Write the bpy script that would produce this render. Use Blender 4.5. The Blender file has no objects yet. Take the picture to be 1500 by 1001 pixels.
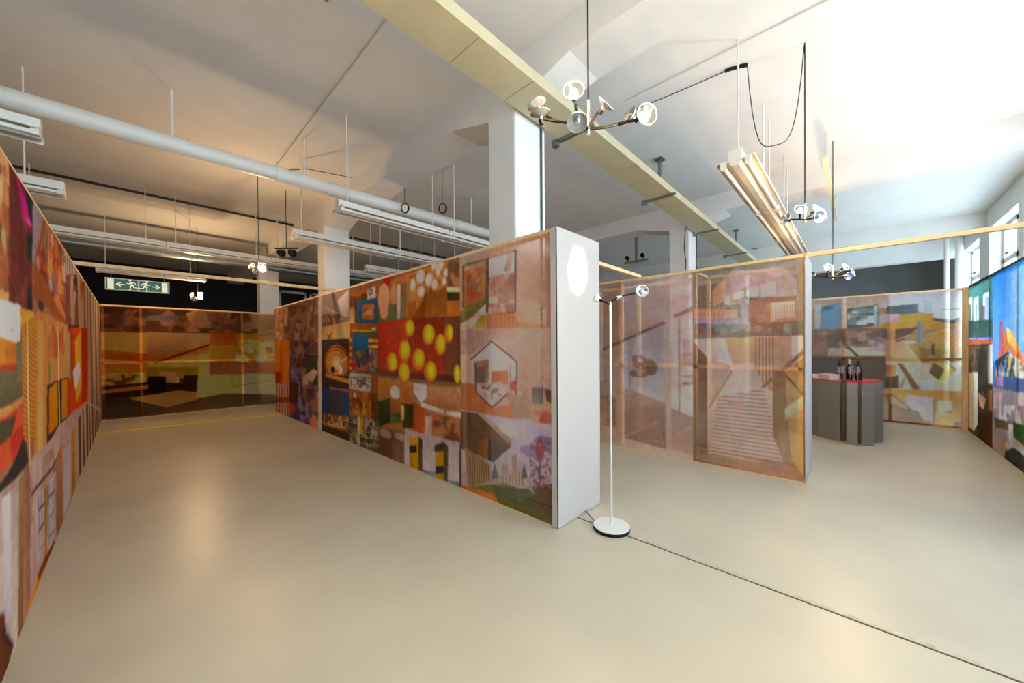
import bpy, bmesh, math, random
import numpy as np
from mathutils import Vector, Matrix

scene = bpy.context.scene
COL = scene.collection
# ------------------------------------------------------------------ camera
YAW, PITCH, ROLL, CAMH = 0.8113, -0.0085, 0.0075, 1.5
cam_d = bpy.data.cameras.new('camera'); cam = bpy.data.objects.new('camera', cam_d); COL.objects.link(cam)
cam_d.sensor_width = 36.0; cam_d.lens = 533.72 / 1500 * 36; cam_d.shift_y = 13.457 / 1500; cam_d.clip_start = .05
F = Vector((math.sin(YAW), math.cos(YAW), 0)); Rr = Vector((math.cos(YAW), -math.sin(YAW), 0)); Uz = Vector((0, 0, 1))
Fp = F * math.cos(PITCH) + Uz * math.sin(PITCH); Up = -F * math.sin(PITCH) + Uz * math.cos(PITCH)
r2 = Rr * math.cos(ROLL) - Up * math.sin(ROLL); u2 = Rr * math.sin(ROLL) + Up * math.cos(ROLL)
m = Matrix((r2, u2, -Fp)).transposed().to_4x4(); m.translation = (0, 0, CAMH); cam.matrix_world = m
scene.camera = cam
# ------------------------------------------------------------------ sky, daylight portals, exposure
SKY, LAMP_W, EXPOSURE = 6.4, 30.0, 0.52
world = bpy.data.worlds.new('world'); scene.world = world; world.use_nodes = True
bg = world.node_tree.nodes['Background']; bg.inputs[0].default_value = (.69, .88, 1.0, 1); bg.inputs[1].default_value = SKY
vs = scene.view_settings; vs.view_transform = 'Standard'; vs.look = 'None'; vs.gamma = 1; vs.use_curve_mapping = False; vs.exposure = EXPOSURE
HALOGEN = (1.0, .66, .34)
ZC = 4.28                                    # ceiling height
WU = -1.95                                   # inner face of the window wall (y)
H = 2.49                                     # partition height

# ------------------------------------------------------------------ materials
def srgb(c, k=1.0):
    o = []
    for v in c[:3]:
        v = v / 255.0
        v = v / 12.92 if v <= .04045 else ((v + .055) / 1.055) ** 2.4
        o.append(v * k)
    return o
MATS = {}
def mat(name, col, rough=.5, metal=0.0, noise=0.0, scale=8.0, spec=.5, bump=0.0, stretch=None, emit=None):
    if name in MATS: return MATS[name]
    M = bpy.data.materials.new(name); M.use_nodes = True; nt = M.node_tree; b = nt.nodes['Principled BSDF']
    c = srgb(col); b.inputs['Base Color'].default_value = (*c, 1); b.inputs['Roughness'].default_value = rough
    b.inputs['Metallic'].default_value = metal; b.inputs['Specular IOR Level'].default_value = spec
    if noise or bump:
        tc = nt.nodes.new('ShaderNodeTexCoord'); mp = nt.nodes.new('ShaderNodeMapping')
        if stretch: mp.inputs['Scale'].default_value = stretch
        n = nt.nodes.new('ShaderNodeTexNoise'); n.inputs['Scale'].default_value = scale; n.inputs['Detail'].default_value = 5
        nt.links.new(tc.outputs['Object'], mp.inputs[0]); nt.links.new(mp.outputs[0], n.inputs['Vector'])
        if noise:
            rp = nt.nodes.new('ShaderNodeMapRange'); rp.inputs[1].default_value = .3; rp.inputs[2].default_value = .7
            mx = nt.nodes.new('ShaderNodeMix'); mx.data_type = 'RGBA'
            mx.inputs[6].default_value = (*[v * (1 - noise) for v in c], 1); mx.inputs[7].default_value = (*[min(1, v * (1 + noise)) for v in c], 1)
            nt.links.new(n.outputs[0], rp.inputs[0]); nt.links.new(rp.outputs[0], mx.inputs[0]); nt.links.new(mx.outputs[2], b.inputs['Base Color'])
        if bump:
            bp = nt.nodes.new('ShaderNodeBump'); bp.inputs['Strength'].default_value = bump; bp.inputs['Distance'].default_value = .01
            nt.links.new(n.outputs[0], bp.inputs['Height']); nt.links.new(bp.outputs[0], b.inputs['Normal'])
    if emit:
        b.inputs['Emission Color'].default_value = (*emit[0], 1); b.inputs['Emission Strength'].default_value = emit[1]
    MATS[name] = M; return M
def fabric(name, opacity, trans=.35, tint=.55, white=None):
    M = bpy.data.materials.new(name); M.use_nodes = True; nt = M.node_tree; nt.nodes.clear()
    at = nt.nodes.new('ShaderNodeAttribute'); at.attribute_name = 'print'
    d = nt.nodes.new('ShaderNodeBsdfDiffuse'); t = nt.nodes.new('ShaderNodeBsdfTranslucent'); tr = nt.nodes.new('ShaderNodeBsdfTransparent')
    m1 = nt.nodes.new('ShaderNodeMixShader'); m2 = nt.nodes.new('ShaderNodeMixShader'); o = nt.nodes.new('ShaderNodeOutputMaterial')
    mx = nt.nodes.new('ShaderNodeMix'); mx.data_type = 'RGBA'; mx.inputs[0].default_value = tint
    mx.inputs[6].default_value = (1, 1, 1, 1); nt.links.new(at.outputs['Color'], mx.inputs[7])
    # fine vertical weave in the cloth
    tc = nt.nodes.new('ShaderNodeTexCoord'); mp = nt.nodes.new('ShaderNodeMapping'); mp.inputs['Scale'].default_value = (9, 9, .25)
    n = nt.nodes.new('ShaderNodeTexNoise'); n.inputs['Scale'].default_value = 6; n.inputs['Detail'].default_value = 3
    rp = nt.nodes.new('ShaderNodeMapRange'); rp.inputs[3].default_value = .9; rp.inputs[4].default_value = 1.1
    vm = nt.nodes.new('ShaderNodeVectorMath'); vm.operation = 'SCALE'
    nt.links.new(tc.outputs['Object'], mp.inputs[0]); nt.links.new(mp.outputs[0], n.inputs['Vector']); nt.links.new(n.outputs[0], rp.inputs[0])
    nt.links.new(at.outputs['Color'], vm.inputs[0]); nt.links.new(rp.outputs[0], vm.inputs['Scale'])
    nt.links.new(vm.outputs[0], d.inputs[0]); nt.links.new(vm.outputs[0], t.inputs[0]); nt.links.new(mx.outputs[2], tr.inputs[0])
    m1.inputs[0].default_value = trans; nt.links.new(d.outputs[0], m1.inputs[1]); nt.links.new(t.outputs[0], m1.inputs[2])
    m2.inputs[0].default_value = opacity; nt.links.new(tr.outputs[0], m2.inputs[1]); nt.links.new(m1.outputs[0], m2.inputs[2])
    nt.links.new(m2.outputs[0], o.inputs[0]); return M
def glassy(name, col, fac=.12, rough=.03):
    M = bpy.data.materials.new(name); M.use_nodes = True; nt = M.node_tree; nt.nodes.clear()
    tr = nt.nodes.new('ShaderNodeBsdfTransparent'); gl = nt.nodes.new('ShaderNodeBsdfGlossy'); mx = nt.nodes.new('ShaderNodeMixShader'); o = nt.nodes.new('ShaderNodeOutputMaterial')
    tr.inputs[0].default_value = (*col, 1); gl.inputs['Roughness'].default_value = rough; mx.inputs[0].default_value = fac
    nt.links.new(tr.outputs[0], mx.inputs[1]); nt.links.new(gl.outputs[0], mx.inputs[2]); nt.links.new(mx.outputs[0], o.inputs[0]); return M

CEIL = mat('ceiling_paint', (226, 224, 222), .8, noise=.03, scale=3)
COLM = mat('column_paint', (226, 228, 228), .55, noise=.03, scale=5)
FLOORM = mat('floor_coating', (198, 188, 166), .34, noise=.06, scale=1.6, spec=.45, bump=.03)
WOOD = mat('pine_wood', (236, 200, 150), .55, noise=.10, scale=6, stretch=(6, 6, 1))
def cloth_white(name, col, trans):
    M = bpy.data.materials.new(name); M.use_nodes = True; nt = M.node_tree; nt.nodes.clear(); c = (*srgb(col), 1)
    n = nt.nodes.new('ShaderNodeTexNoise'); n.inputs['Scale'].default_value = 3; rp = nt.nodes.new('ShaderNodeMix'); rp.data_type = 'RGBA'
    rp.inputs[6].default_value = c; rp.inputs[7].default_value = (*[v * .94 for v in c[:3]], 1); nt.links.new(n.outputs[0], rp.inputs[0])
    d = nt.nodes.new('ShaderNodeBsdfDiffuse'); t = nt.nodes.new('ShaderNodeBsdfTranslucent'); m1 = nt.nodes.new('ShaderNodeMixShader'); o = nt.nodes.new('ShaderNodeOutputMaterial')
    for s in (d, t): nt.links.new(rp.outputs[2], s.inputs[0])
    m1.inputs[0].default_value = trans; nt.links.new(d.outputs[0], m1.inputs[1]); nt.links.new(t.outputs[0], m1.inputs[2]); nt.links.new(m1.outputs[0], o.inputs[0]); return M
WHITEC = cloth_white('white_cloth', (226, 218, 212), .35)
WHITEM = mat('white_enamel', (228, 226, 220), .35)
CREAM = mat('cream_trunking', (190, 182, 150), .5, noise=.05, scale=4)
STEEL = mat('galvanised_steel', (150, 160, 165), .35, .9, noise=.08, scale=30)
ALU = mat('brushed_aluminium', (205, 210, 214), .25, .9)
BLACK = mat('black_plastic', (14, 14, 15), .6, spec=.25)
DARKM = mat('dark_metal', (60, 56, 54), .45, .6)
REFL = mat('warm_tinted_reflector', (214, 204, 184), .35, .3)  # base colour holds some of the warm lamp light it reflects
TUBE = mat('tube_glass', (236, 234, 228), .2)
NAVY = mat('dark_navy', (12, 13, 26), .8, noise=.3, scale=3)  # near-black navy with uneven tone, for the back wall
GREYW = mat('grey_wall', (122, 126, 130), .7, noise=.08, scale=2)
CABLE = mat('grey_cable', (70, 72, 76), .5)
GLASS = glassy('window_glass', (.97, .99, 1.0), .06)
CLEAR = glassy('clear_glass', (.82, .86, .88), .35, .08)
DARKPANE = mat('dark_pane', (14, 16, 22), .1)
LAMPGLASS = glassy('lamp_dish_glass', (.92, .90, .84), .10, .1)
LIT = mat('lit_halogen', (255, 240, 210), .4, emit=((1.0, .82, .55), 18))
def P(o, **k):
    for a, b in k.items():
        if b is not None: o[a] = b
    return o

# ------------------------------------------------------------------ mesh helpers
class MB:
    def __init__(s): s.bm = bmesh.new()
    def box(s, a, b, bev=0):
        v = [s.bm.verts.new((x, y, z)) for x in (a[0], b[0]) for y in (a[1], b[1]) for z in (a[2], b[2])]
        for q in ((0, 1, 3, 2), (4, 6, 7, 5), (0, 4, 5, 1), (2, 3, 7, 6), (0, 2, 6, 4), (1, 5, 7, 3)): s.bm.faces.new([v[i] for i in q])
        return s
    def prism(s, poly, z0, z1):
        n = len(poly); lo = [s.bm.verts.new((x, y, z0)) for x, y in poly]; hi = [s.bm.verts.new((x, y, z1)) for x, y in poly]
        s.bm.faces.new(lo[::-1]); s.bm.faces.new(hi)
        for i in range(n): s.bm.faces.new((lo[i], lo[(i + 1) % n], hi[(i + 1) % n], hi[i]))
        return s
    def sweep(s, poly, axis, a, b):           # 2-D profile swept along x or y
        f = (lambda p, t: (t, p[0], p[1])) if axis == 'x' else (lambda p, t: (p[0], t, p[1]))
        n = len(poly); A = [s.bm.verts.new(f(p, a)) for p in poly]; B = [s.bm.verts.new(f(p, b)) for p in poly]
        s.bm.faces.new(A); s.bm.faces.new(B[::-1])
        for i in range(n): s.bm.faces.new((A[i], B[i], B[(i + 1) % n], A[(i + 1) % n]))
        return s
    def tube(s, pts, r, n=8, caps=True):
        pts = [Vector(p) for p in pts]; rs = r if isinstance(r, (list, tuple)) else [r] * len(pts); rings = []
        for i, p in enumerate(pts):
            d = (pts[min(i + 1, len(pts) - 1)] - pts[max(i - 1, 0)]).normalized()
            up = Vector((0, 0, 1)) if abs(d.z) < .95 else Vector((1, 0, 0)); a = d.cross(up).normalized(); b = a.cross(d)
            rings.append([s.bm.verts.new(p + (a * math.cos(2 * math.pi * k / n) + b * math.sin(2 * math.pi * k / n)) * rs[i]) for k in range(n)])
        for A, B in zip(rings, rings[1:]):
            for k in range(n): s.bm.faces.new((A[k], A[(k + 1) % n], B[(k + 1) % n], B[k]))
        if caps: s.bm.faces.new(rings[0][::-1]); s.bm.faces.new(rings[-1])
        return s
    def lathe(s, prof, c=(0, 0, 0), ax=(0, 0, 1), n=20):
        ax = Vector(ax).normalized(); c = Vector(c); up = Vector((0, 0, 1)) if abs(ax.z) < .95 else Vector((1, 0, 0)); a = ax.cross(up).normalized(); b = ax.cross(a)
        rings = []
        for r, z in prof:
            if r < 1e-5: rings.append([s.bm.verts.new(c + ax * z)])
            else: rings.append([s.bm.verts.new(c + ax * z + (a * math.cos(2 * math.pi * k / n) + b * math.sin(2 * math.pi * k / n)) * r) for k in range(n)])
        for A, B in zip(rings, rings[1:]):
            for k in range(n):
                q = [A[k % len(A)], A[(k + 1) % len(A)], B[(k + 1) % len(B)], B[k % len(B)]]
                u = []
                for v in q:
                    if v not in u: u.append(v)
                if len(u) > 2: s.bm.faces.new(u)
        return s
    def build(s, name, m, parent=None, smooth=False, loc=None, bevel=0):
        bmesh.ops.recalc_face_normals(s.bm, faces=s.bm.faces)
        me = bpy.data.meshes.new(name); s.bm.to_mesh(me); s.bm.free(); me.materials.append(m)
        if smooth:
            for p in me.polygons: p.use_smooth = True
            try: me.set_sharp_from_angle(angle=math.radians(40))
            except Exception: pass
        o = bpy.data.objects.new(name, me); COL.objects.link(o)
        if bevel:
            md = o.modifiers.new('bevel', 'BEVEL'); md.width = bevel; md.segments = 2; md.limit_method = 'ANGLE'
        if loc: o.location = loc
        if parent:
            o.parent = parent; o.matrix_parent_inverse = Matrix.Translation(-Vector(parent.location))
        return o
def empty(name, loc, label, cat, group=None):
    o = bpy.data.objects.new(name, None); COL.objects.link(o); o.location = loc; o.empty_display_size = .1
    return P(o, label=label, category=cat, group=group)
def tag(o, label, cat, group=None): return P(o, label=label, category=cat, group=group)
def struct(o, label=None): return P(o, kind='structure', label=label)
def box(name, a, b, m, parent=None, **k): return MB().box(a, b).build(name, m, parent, **k)

# ------------------------------------------------------------------ printed cloth: the pictures, in metres on each cloth (along, up)
PRINTS={
'P1A':[
('p',(205,152,128),[(3.09,2.42),(1.81,2.48),(1.82,1.54),(3.1,1.69)]),
('p',(95,66,56),[(3.01,2.37),(2.23,2.38),(2.24,1.82),(2.46,1.81),(3.02,1.92)]),
('g',(196,150,110),(200,100,45),[(2.97,2.35),(2.64,2.36),(2.65,1.99),(2.97,1.93)]),
('b',1,40,0.05,[(190,90,40),(215,140,80),(170,110,70)],[(2.97,2.31),(2.64,2.3),(2.65,2.02),(2.97,2.0)]),
('p',(206,204,204),[(2.6,2.37),(2.26,2.37),(2.26,2.19),(2.6,2.19)]),
('p',(190,150,130),[(2.4,2.21),(2.33,2.38),(2.27,2.37),(2.31,2.2)]),
('p',(192,142,122),[(2.6,2.19),(2.26,2.19),(2.26,1.83),(2.61,1.83)]),
('b',2,50,0.05,[(215,190,180),(150,100,85),(200,120,90),(180,150,140)],[(2.6,2.18),(2.26,2.18),(2.26,1.83),(2.61,1.83)]),
('p',(118,108,48),[(3.06,1.89),(2.65,2.01),(2.65,1.94),(2.83,1.83),(3.07,1.74)]),
('p',(222,200,182),[(3.03,1.75),(2.77,1.82),(2.73,1.79),(2.88,1.7)]),
('p',(168,152,62),[(2.77,1.8),(2.65,1.83),(2.65,1.69),(2.83,1.7)]),
('p',(215,195,190),[(2.82,1.84),(2.65,1.93),(2.65,1.83)]),
('p',(205,125,75),[(2.64,1.83),(2.01,1.81),(1.98,1.66),(2.64,1.69)]),
('s',(205,125,75),(180,100,55),8,90,[(2.61,1.82),(2.21,1.81),(2.21,1.68),(2.61,1.7)]),
('p',(214,165,140),[(2.24,1.98),(2.01,1.9),(1.9,1.81),(1.9,1.68),(2.24,1.74)]),
('l',(170,100,60),(1.95,1.84,1.96,1.26,0.01)),
('e',(120,70,50),(1.95,1.83,0.02,0.01)),
('e',(120,70,50),(1.95,1.78,0.01,0.02)),
('e',(120,70,50),(1.95,1.74,0.01,0.01)),
('e',(120,70,50),(1.95,1.69,0.01,0.01)),
('e',(120,70,50),(1.95,1.65,0.01,0.01)),
('p',(206,168,150),[(3.1,1.7),(1.82,1.66),(1.82,0.98),(3.12,0.84)]),
('p',(190,150,140),[(3.1,1.69),(2.24,1.68),(2.24,1.58),(2.55,1.58),(2.88,1.43),(3.11,1.43)]),
('p',(222,206,200),[(2.88,1.37),(2.57,1.56),(2.24,1.37),(2.24,1.17),(2.88,1.15)]),
('p',(165,128,108),[(2.84,1.36),(2.61,1.39),(2.62,1.15),(2.84,1.12)]),
('p',(120,90,75),[(2.8,1.3),(2.65,1.33),(2.66,1.16),(2.8,1.14)]),
('p',(204,112,62),[(2.58,1.27),(2.35,1.29),(2.35,1.16),(2.58,1.15)]),
('p',(192,112,60),[(3.11,1.14),(2.81,1.13),(2.58,0.9),(2.25,1.01),(2.25,0.84),(3.12,0.81)]),
('p',(196,172,170),[(2.81,1.11),(2.44,1.18),(2.37,1.07),(2.57,0.92),(2.81,1.04)]),
('b',3,40,0.04,[(120,90,90),(215,195,190)],[(2.78,1.11),(2.44,1.16),(2.41,1.07),(2.57,0.95)]),
('l',(96,66,62),(2.88,1.38,2.57,1.56,0.02)),
('l',(96,66,62),(2.57,1.56,2.24,1.37,0.02)),
('l',(96,66,62),(2.24,1.37,2.25,1.06,0.02)),
('l',(96,66,62),(2.81,1.33,2.81,1.07,0.02)),
('l',(96,66,62),(2.81,1.05,2.57,0.92,0.02)),
('l',(96,66,62),(2.57,0.92,2.36,1.07,0.02)),
('l',(96,66,62),(2.32,1.34,2.32,1.07,0.01)),
('e',(205,80,60),(2.28,1.15,0.04,0.05)),
('e',(225,190,170),(2.2,1.07,0.05,0.03)),
('p',(200,150,60),[(2.18,1.1),(2.12,1.11),(2.12,1.06),(2.18,1.06)]),
('p',(178,140,120),[(2.38,1.06),(2.06,1.09),(2.06,0.89),(2.25,0.86)]),
('p',(122,112,102),[(2.06,1.15),(1.94,1.16),(1.94,1.02),(2.06,1.01)]),
('p',(72,52,46),[(1.93,1.15),(1.82,1.14),(1.82,1.02),(1.9,1.05)]),
('p',(216,122,116),[(2.07,1.0),(1.91,1.02),(1.91,0.85),(2.07,0.83)]),
('p',(208,132,72),[(1.91,1.02),(1.82,1.03),(1.82,0.85),(1.91,0.84)]),
('b',4,30,0.05,[(225,150,140),(200,90,80),(230,170,120)],[(2.07,0.99),(1.83,1.02),(1.83,0.87),(2.07,0.84)]),
('g',(196,186,206),(190,172,180),[(3.12,0.84),(1.82,0.85),(1.83,0.3),(3.12,0.18)]),
('e',(150,112,165),(1.91,0.68,0.14,0.07)),
('e',(165,130,175),(2.1,0.59,0.11,0.05)),
('e',(210,200,215),(2.35,0.74,0.12,0.06)),
('p',(106,80,60),[(3.12,0.83),(2.7,0.84),(2.32,0.63),(2.32,0.58),(2.56,0.39),(3.12,0.44)]),
('p',(84,72,60),[(2.62,0.61),(2.33,0.6),(2.55,0.4),(2.63,0.41)]),
('p',(150,95,45),[(2.79,0.53),(2.63,0.63),(2.64,0.39),(2.79,0.41)]),
('p',(176,148,128),[(2.79,0.84),(2.7,0.85),(2.31,0.65),(2.35,0.61)]),
('p',(168,130,100),[(3.0,0.46),(2.61,0.36),(2.59,0.19),(2.96,0.04)]),
('s',(190,155,120),(120,85,60),9,90,[(2.92,0.4),(2.63,0.35),(2.61,0.2),(2.9,0.07)]),
('p',(192,164,148),[(2.61,0.23),(2.13,0.41),(2.13,0.23),(2.4,0.18),(2.61,0.17)]),
('s',(205,180,165),(160,130,115),10,90,[(2.57,0.24),(2.16,0.39),(2.16,0.26),(2.57,0.18)]),
('p',(172,138,128),[(2.31,0.5),(2.25,0.54),(2.24,0.37),(2.31,0.34)]),
('p',(180,145,130),[(2.44,0.4),(2.35,0.42),(2.35,0.33),(2.44,0.31)]),
('p',(86,76,82),[(2.59,0.22),(2.54,0.39),(2.49,0.26)]),
('p',(86,76,82),[(2.2,0.32),(2.16,0.47),(2.12,0.35)]),
('p',(112,106,50),[(3.13,-0.01),(2.4,0.23),(1.83,0.23),(1.83,-0.03),(2.45,-0.01),(3.13,-0.03)]),
('p',(88,92,42),[(2.57,0.16),(2.11,0.25),(1.83,0.13),(1.83,-0.02),(2.45,-0.01)]),
('p',(192,112,50),[(3.07,0.04),(2.57,0.08),(2.44,-0.02),(3.07,-0.03)]),
('p',(102,76,50),[(2.07,0.28),(1.83,0.37),(1.83,0.11),(1.99,0.11)]),
('l',(82,52,50),(1.98,0.73,1.98,0.12,0.01)),
('e',(150,62,88),(1.98,0.62,0.05,0.1)),
('b',5,160,0.014,[(150,60,90),(120,60,60),(190,130,130),(100,50,50)],[(2.09,0.67),(1.85,0.71),(1.86,0.32),(2.1,0.26)]),
],
'P1B':[
('p',(150,105,75),[(10.32,3.69),(2.98,2.42),(3.01,-0.01),(10.6,-2.04)]),
('p',(190,112,60),[(4.92,2.38),(4.1,2.44),(4.11,1.85),(4.93,1.85)]),
('e',(200,50,30),(4.62,2.42,0.11,0.09)),
('e',(236,168,128),(4.71,2.19,0.16,0.2)),
('e',(226,152,102),(4.44,2.2,0.08,0.15)),
('p',(112,110,70),[(4.93,2.07),(4.1,2.1),(4.11,1.85),(4.93,1.85)]),
('e',(235,165,125),(4.71,2.05,0.12,0.15)),
('p',(224,204,184),[(4.35,2.33),(4.27,2.32),(4.28,1.88),(4.36,1.89)]),
('p',(140,120,80),[(4.25,2.34),(4.12,2.32),(4.12,1.89),(4.26,1.9)]),
('p',(205,130,58),[(4.11,2.43),(3.21,2.46),(3.22,1.84),(4.12,1.87)]),
('b',11,60,0.08,[(225,150,70),(180,100,40),(210,120,60),(190,140,80)],[(4.1,2.4),(3.24,2.43),(3.25,1.86),(4.11,1.88)]),
('p',(168,98,36),[(3.78,1.86),(3.68,2.13),(3.58,2.21),(3.47,2.15),(3.28,2.18),(3.25,1.86)]),
('p',(150,80,30),[(4.0,1.88),(3.75,2.07),(3.66,2.22),(3.73,1.86)]),
('e',(240,180,120),(3.8,2.36,0.1,0.09)),
('e',(238,226,222),(3.8,2.36,0.08,0.07)),
('e',(240,180,120),(3.97,2.28,0.07,0.08)),
('e',(238,226,222),(3.97,2.28,0.05,0.06)),
('e',(240,180,120),(3.79,2.18,0.08,0.07)),
('e',(238,226,222),(3.79,2.18,0.06,0.06)),
('e',(240,180,120),(3.62,2.3,0.08,0.08)),
('e',(238,226,222),(3.62,2.3,0.06,0.06)),
('e',(240,180,120),(3.51,2.23,0.06,0.07)),
('e',(238,226,222),(3.51,2.23,0.05,0.05)),
('e',(240,180,120),(3.44,2.39,0.06,0.08)),
('e',(238,226,222),(3.44,2.39,0.04,0.06)),
('e',(240,180,120),(3.52,2.45,0.05,0.06)),
('e',(238,226,222),(3.52,2.45,0.04,0.05)),
('e',(240,180,120),(3.38,2.43,0.05,0.06)),
('e',(238,226,222),(3.38,2.43,0.04,0.05)),
('e',(240,180,120),(3.29,2.33,0.05,0.05)),
('e',(238,226,222),(3.29,2.33,0.04,0.04)),
('e',(240,180,120),(3.33,2.24,0.05,0.04)),
('e',(238,226,222),(3.33,2.24,0.04,0.03)),
('p',(165,112,82),[(3.26,2.46),(3.02,2.48),(3.03,2.12),(3.27,2.15)]),
('b',12,20,0.06,[(200,130,90),(120,80,60)],[(3.26,2.44),(3.05,2.4),(3.05,2.15),(3.27,2.17)]),
('p',(248,226,160),[(3.27,2.17),(3.05,2.14),(3.05,2.08),(3.27,2.11)]),
('p',(70,60,26),[(3.27,2.12),(3.05,2.09),(3.05,1.99),(3.27,2.01)]),
('p',(202,116,36),[(3.27,2.02),(3.03,2.0),(3.03,1.83),(3.27,1.85)]),
('g',(178,66,36),(140,55,38),[(4.93,1.86),(4.12,1.88),(3.03,1.84),(3.04,1.12),(4.95,1.12)]),
('p',(200,66,40),[(4.91,1.85),(4.06,1.87),(4.07,1.25),(4.93,1.17)]),
('p',(125,75,50),[(3.35,1.84),(3.03,1.84),(3.04,1.12),(3.36,1.12)]),
('p',(165,62,36),[(4.09,1.88),(3.32,1.85),(3.33,1.12),(4.11,1.14)]),
('p',(112,62,46),[(4.95,1.21),(3.04,1.2),(3.04,1.12),(4.95,1.12)]),
('l',(150,90,70),(4.92,1.25,3.05,1.23,0.01)),
('e',(135,78,62),(4.37,1.68,0.1,0.1)),
('e',(190,70,45),(4.37,1.68,0.07,0.08)),
('e',(222,120,44),(4.06,1.75,0.12,0.11)),
('e',(240,196,22),(4.05,1.76,0.1,0.09)),
('e',(246,222,60),(4.05,1.76,0.06,0.06)),
('e',(222,120,44),(3.64,1.66,0.13,0.12)),
('e',(240,196,22),(3.63,1.67,0.1,0.1)),
('e',(246,222,60),(3.63,1.67,0.05,0.06)),
('e',(222,120,44),(3.41,1.54,0.11,0.12)),
('e',(240,196,22),(3.4,1.55,0.08,0.1)),
('e',(246,222,60),(3.4,1.55,0.05,0.06)),
('e',(222,120,44),(3.25,1.66,0.08,0.1)),
('e',(240,196,22),(3.23,1.67,0.05,0.08)),
('e',(246,222,60),(3.23,1.67,0.02,0.04)),
('e',(222,120,44),(4.18,1.47,0.14,0.14)),
('e',(240,196,22),(4.17,1.48,0.11,0.11)),
('e',(246,222,60),(4.17,1.48,0.06,0.07)),
('e',(222,120,44),(3.86,1.37,0.14,0.13)),
('e',(240,196,22),(3.84,1.38,0.1,0.1)),
('e',(246,222,60),(3.84,1.38,0.05,0.06)),
('e',(222,120,44),(4.5,1.32,0.15,0.13)),
('e',(240,196,22),(4.48,1.32,0.11,0.11)),
('e',(246,222,60),(4.48,1.32,0.06,0.07)),
('e',(222,120,44),(4.2,1.19,0.14,0.13)),
('e',(240,196,22),(4.19,1.2,0.11,0.11)),
('e',(246,222,60),(4.19,1.2,0.06,0.07)),
('e',(222,120,44),(3.61,1.23,0.13,0.12)),
('e',(240,196,22),(3.59,1.24,0.09,0.1)),
('e',(246,222,60),(3.59,1.24,0.05,0.06)),
('e',(222,120,44),(3.11,1.22,0.06,0.1)),
('e',(240,196,22),(3.1,1.22,0.05,0.09)),
('e',(246,222,60),(3.1,1.22,0.03,0.06)),
('p',(186,120,60),[(4.95,1.1),(3.95,1.08),(3.96,0.41),(4.97,0.32)]),
('g',(200,130,60),(150,80,45),[(4.63,1.08),(3.98,1.07),(3.99,0.57),(4.64,0.53)]),
('e',(228,210,200),(4.43,0.92,0.13,0.09)),
('p',(60,66,40),[(4.96,0.75),(4.56,0.83),(4.53,0.52),(4.96,0.36)]),
('p',(72,62,36),[(4.25,0.79),(3.97,0.81),(3.97,0.51),(4.25,0.47)]),
('p',(210,186,116),[(4.28,0.76),(4.21,0.76),(4.21,0.58),(4.28,0.57)]),
('p',(90,100,60),[(4.57,0.63),(4.28,0.67),(4.28,0.53),(4.57,0.49)]),
('l',(120,70,40),(3.98,1.04,4.24,0.89,0.01)),
('p',(130,95,66),[(4.94,0.39),(4.15,0.45),(4.15,0.31),(4.95,0.23)]),
('p',(192,132,88),[(3.98,1.07),(3.04,1.09),(3.05,0.49),(3.99,0.41)]),
('g',(205,150,105),(175,110,65),[(3.71,1.05),(3.04,1.07),(3.05,0.82),(3.71,0.81)]),
('p',(228,214,204),[(3.98,1.07),(3.69,1.07),(3.7,0.91),(3.83,0.85),(3.98,0.96)]),
('p',(232,214,198),[(3.82,0.85),(3.36,0.81),(3.36,0.76),(3.82,0.8)]),
('p',(232,214,198),[(3.3,0.8),(3.05,0.81),(3.05,0.77),(3.3,0.76)]),
('p',(192,92,40),[(3.98,0.85),(3.71,0.77),(3.72,0.45),(3.99,0.44)]),
('p',(146,92,58),[(3.7,0.74),(3.05,0.75),(3.05,0.49),(3.71,0.47)]),
('p',(196,110,60),[(3.63,0.75),(3.36,0.74),(3.36,0.65),(3.63,0.64)]),
('p',(204,176,156),[(3.73,0.69),(3.59,0.71),(3.59,0.46),(3.73,0.44)]),
('b',13,25,0.08,[(190,120,80),(120,70,45),(170,130,100)],[(3.56,0.7),(3.07,0.76),(3.07,0.52),(3.57,0.43)]),
('p',(112,80,56),[(4.96,0.34),(4.15,0.41),(4.16,-0.06),(4.97,-0.07)]),
('e',(180,140,114),(4.71,0.33,0.17,0.06)),
('e',(190,150,126),(4.32,0.35,0.15,0.05)),
('s',(112,80,56),(160,120,95),8,90,[(4.52,0.27),(4.19,0.3),(4.19,-0.02),(4.53,-0.01)]),
('p',(206,186,188),[(4.2,0.47),(3.05,0.49),(3.06,-0.03),(4.21,-0.04)]),
('p',(206,152,22),[(4.09,0.39),(3.88,0.43),(3.89,-0.01),(4.09,-0.01)]),
('p',(62,52,40),[(4.09,0.28),(3.92,0.31),(3.92,0.22),(4.09,0.18)]),
('p',(92,76,36),[(3.88,0.43),(3.79,0.4),(3.8,0.01),(3.89,-0.03)]),
('p',(206,152,22),[(3.52,0.4),(3.37,0.45),(3.37,-0.0),(3.53,0.01)]),
('p',(78,62,40),[(3.54,0.38),(3.37,0.45),(3.37,0.34),(3.54,0.3)]),
('p',(58,58,60),[(3.53,0.14),(3.37,0.18),(3.37,0.09),(3.53,0.05)]),
('p',(92,80,46),[(3.37,0.45),(3.28,0.42),(3.29,0.01),(3.37,-0.0)]),
('p',(130,150,170),[(3.8,0.04),(3.53,0.08),(3.53,0.01),(3.8,-0.0)]),
('p',(120,140,150),[(3.28,0.04),(3.08,0.07),(3.08,-0.0),(3.29,-0.0)]),
('p',(90,62,46),[(3.08,0.48),(3.0,0.49),(3.01,-0.03),(3.09,-0.03)]),
('p',(120,84,60),[(5.89,2.34),(4.88,2.39),(4.89,1.8),(5.91,1.84)]),
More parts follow.
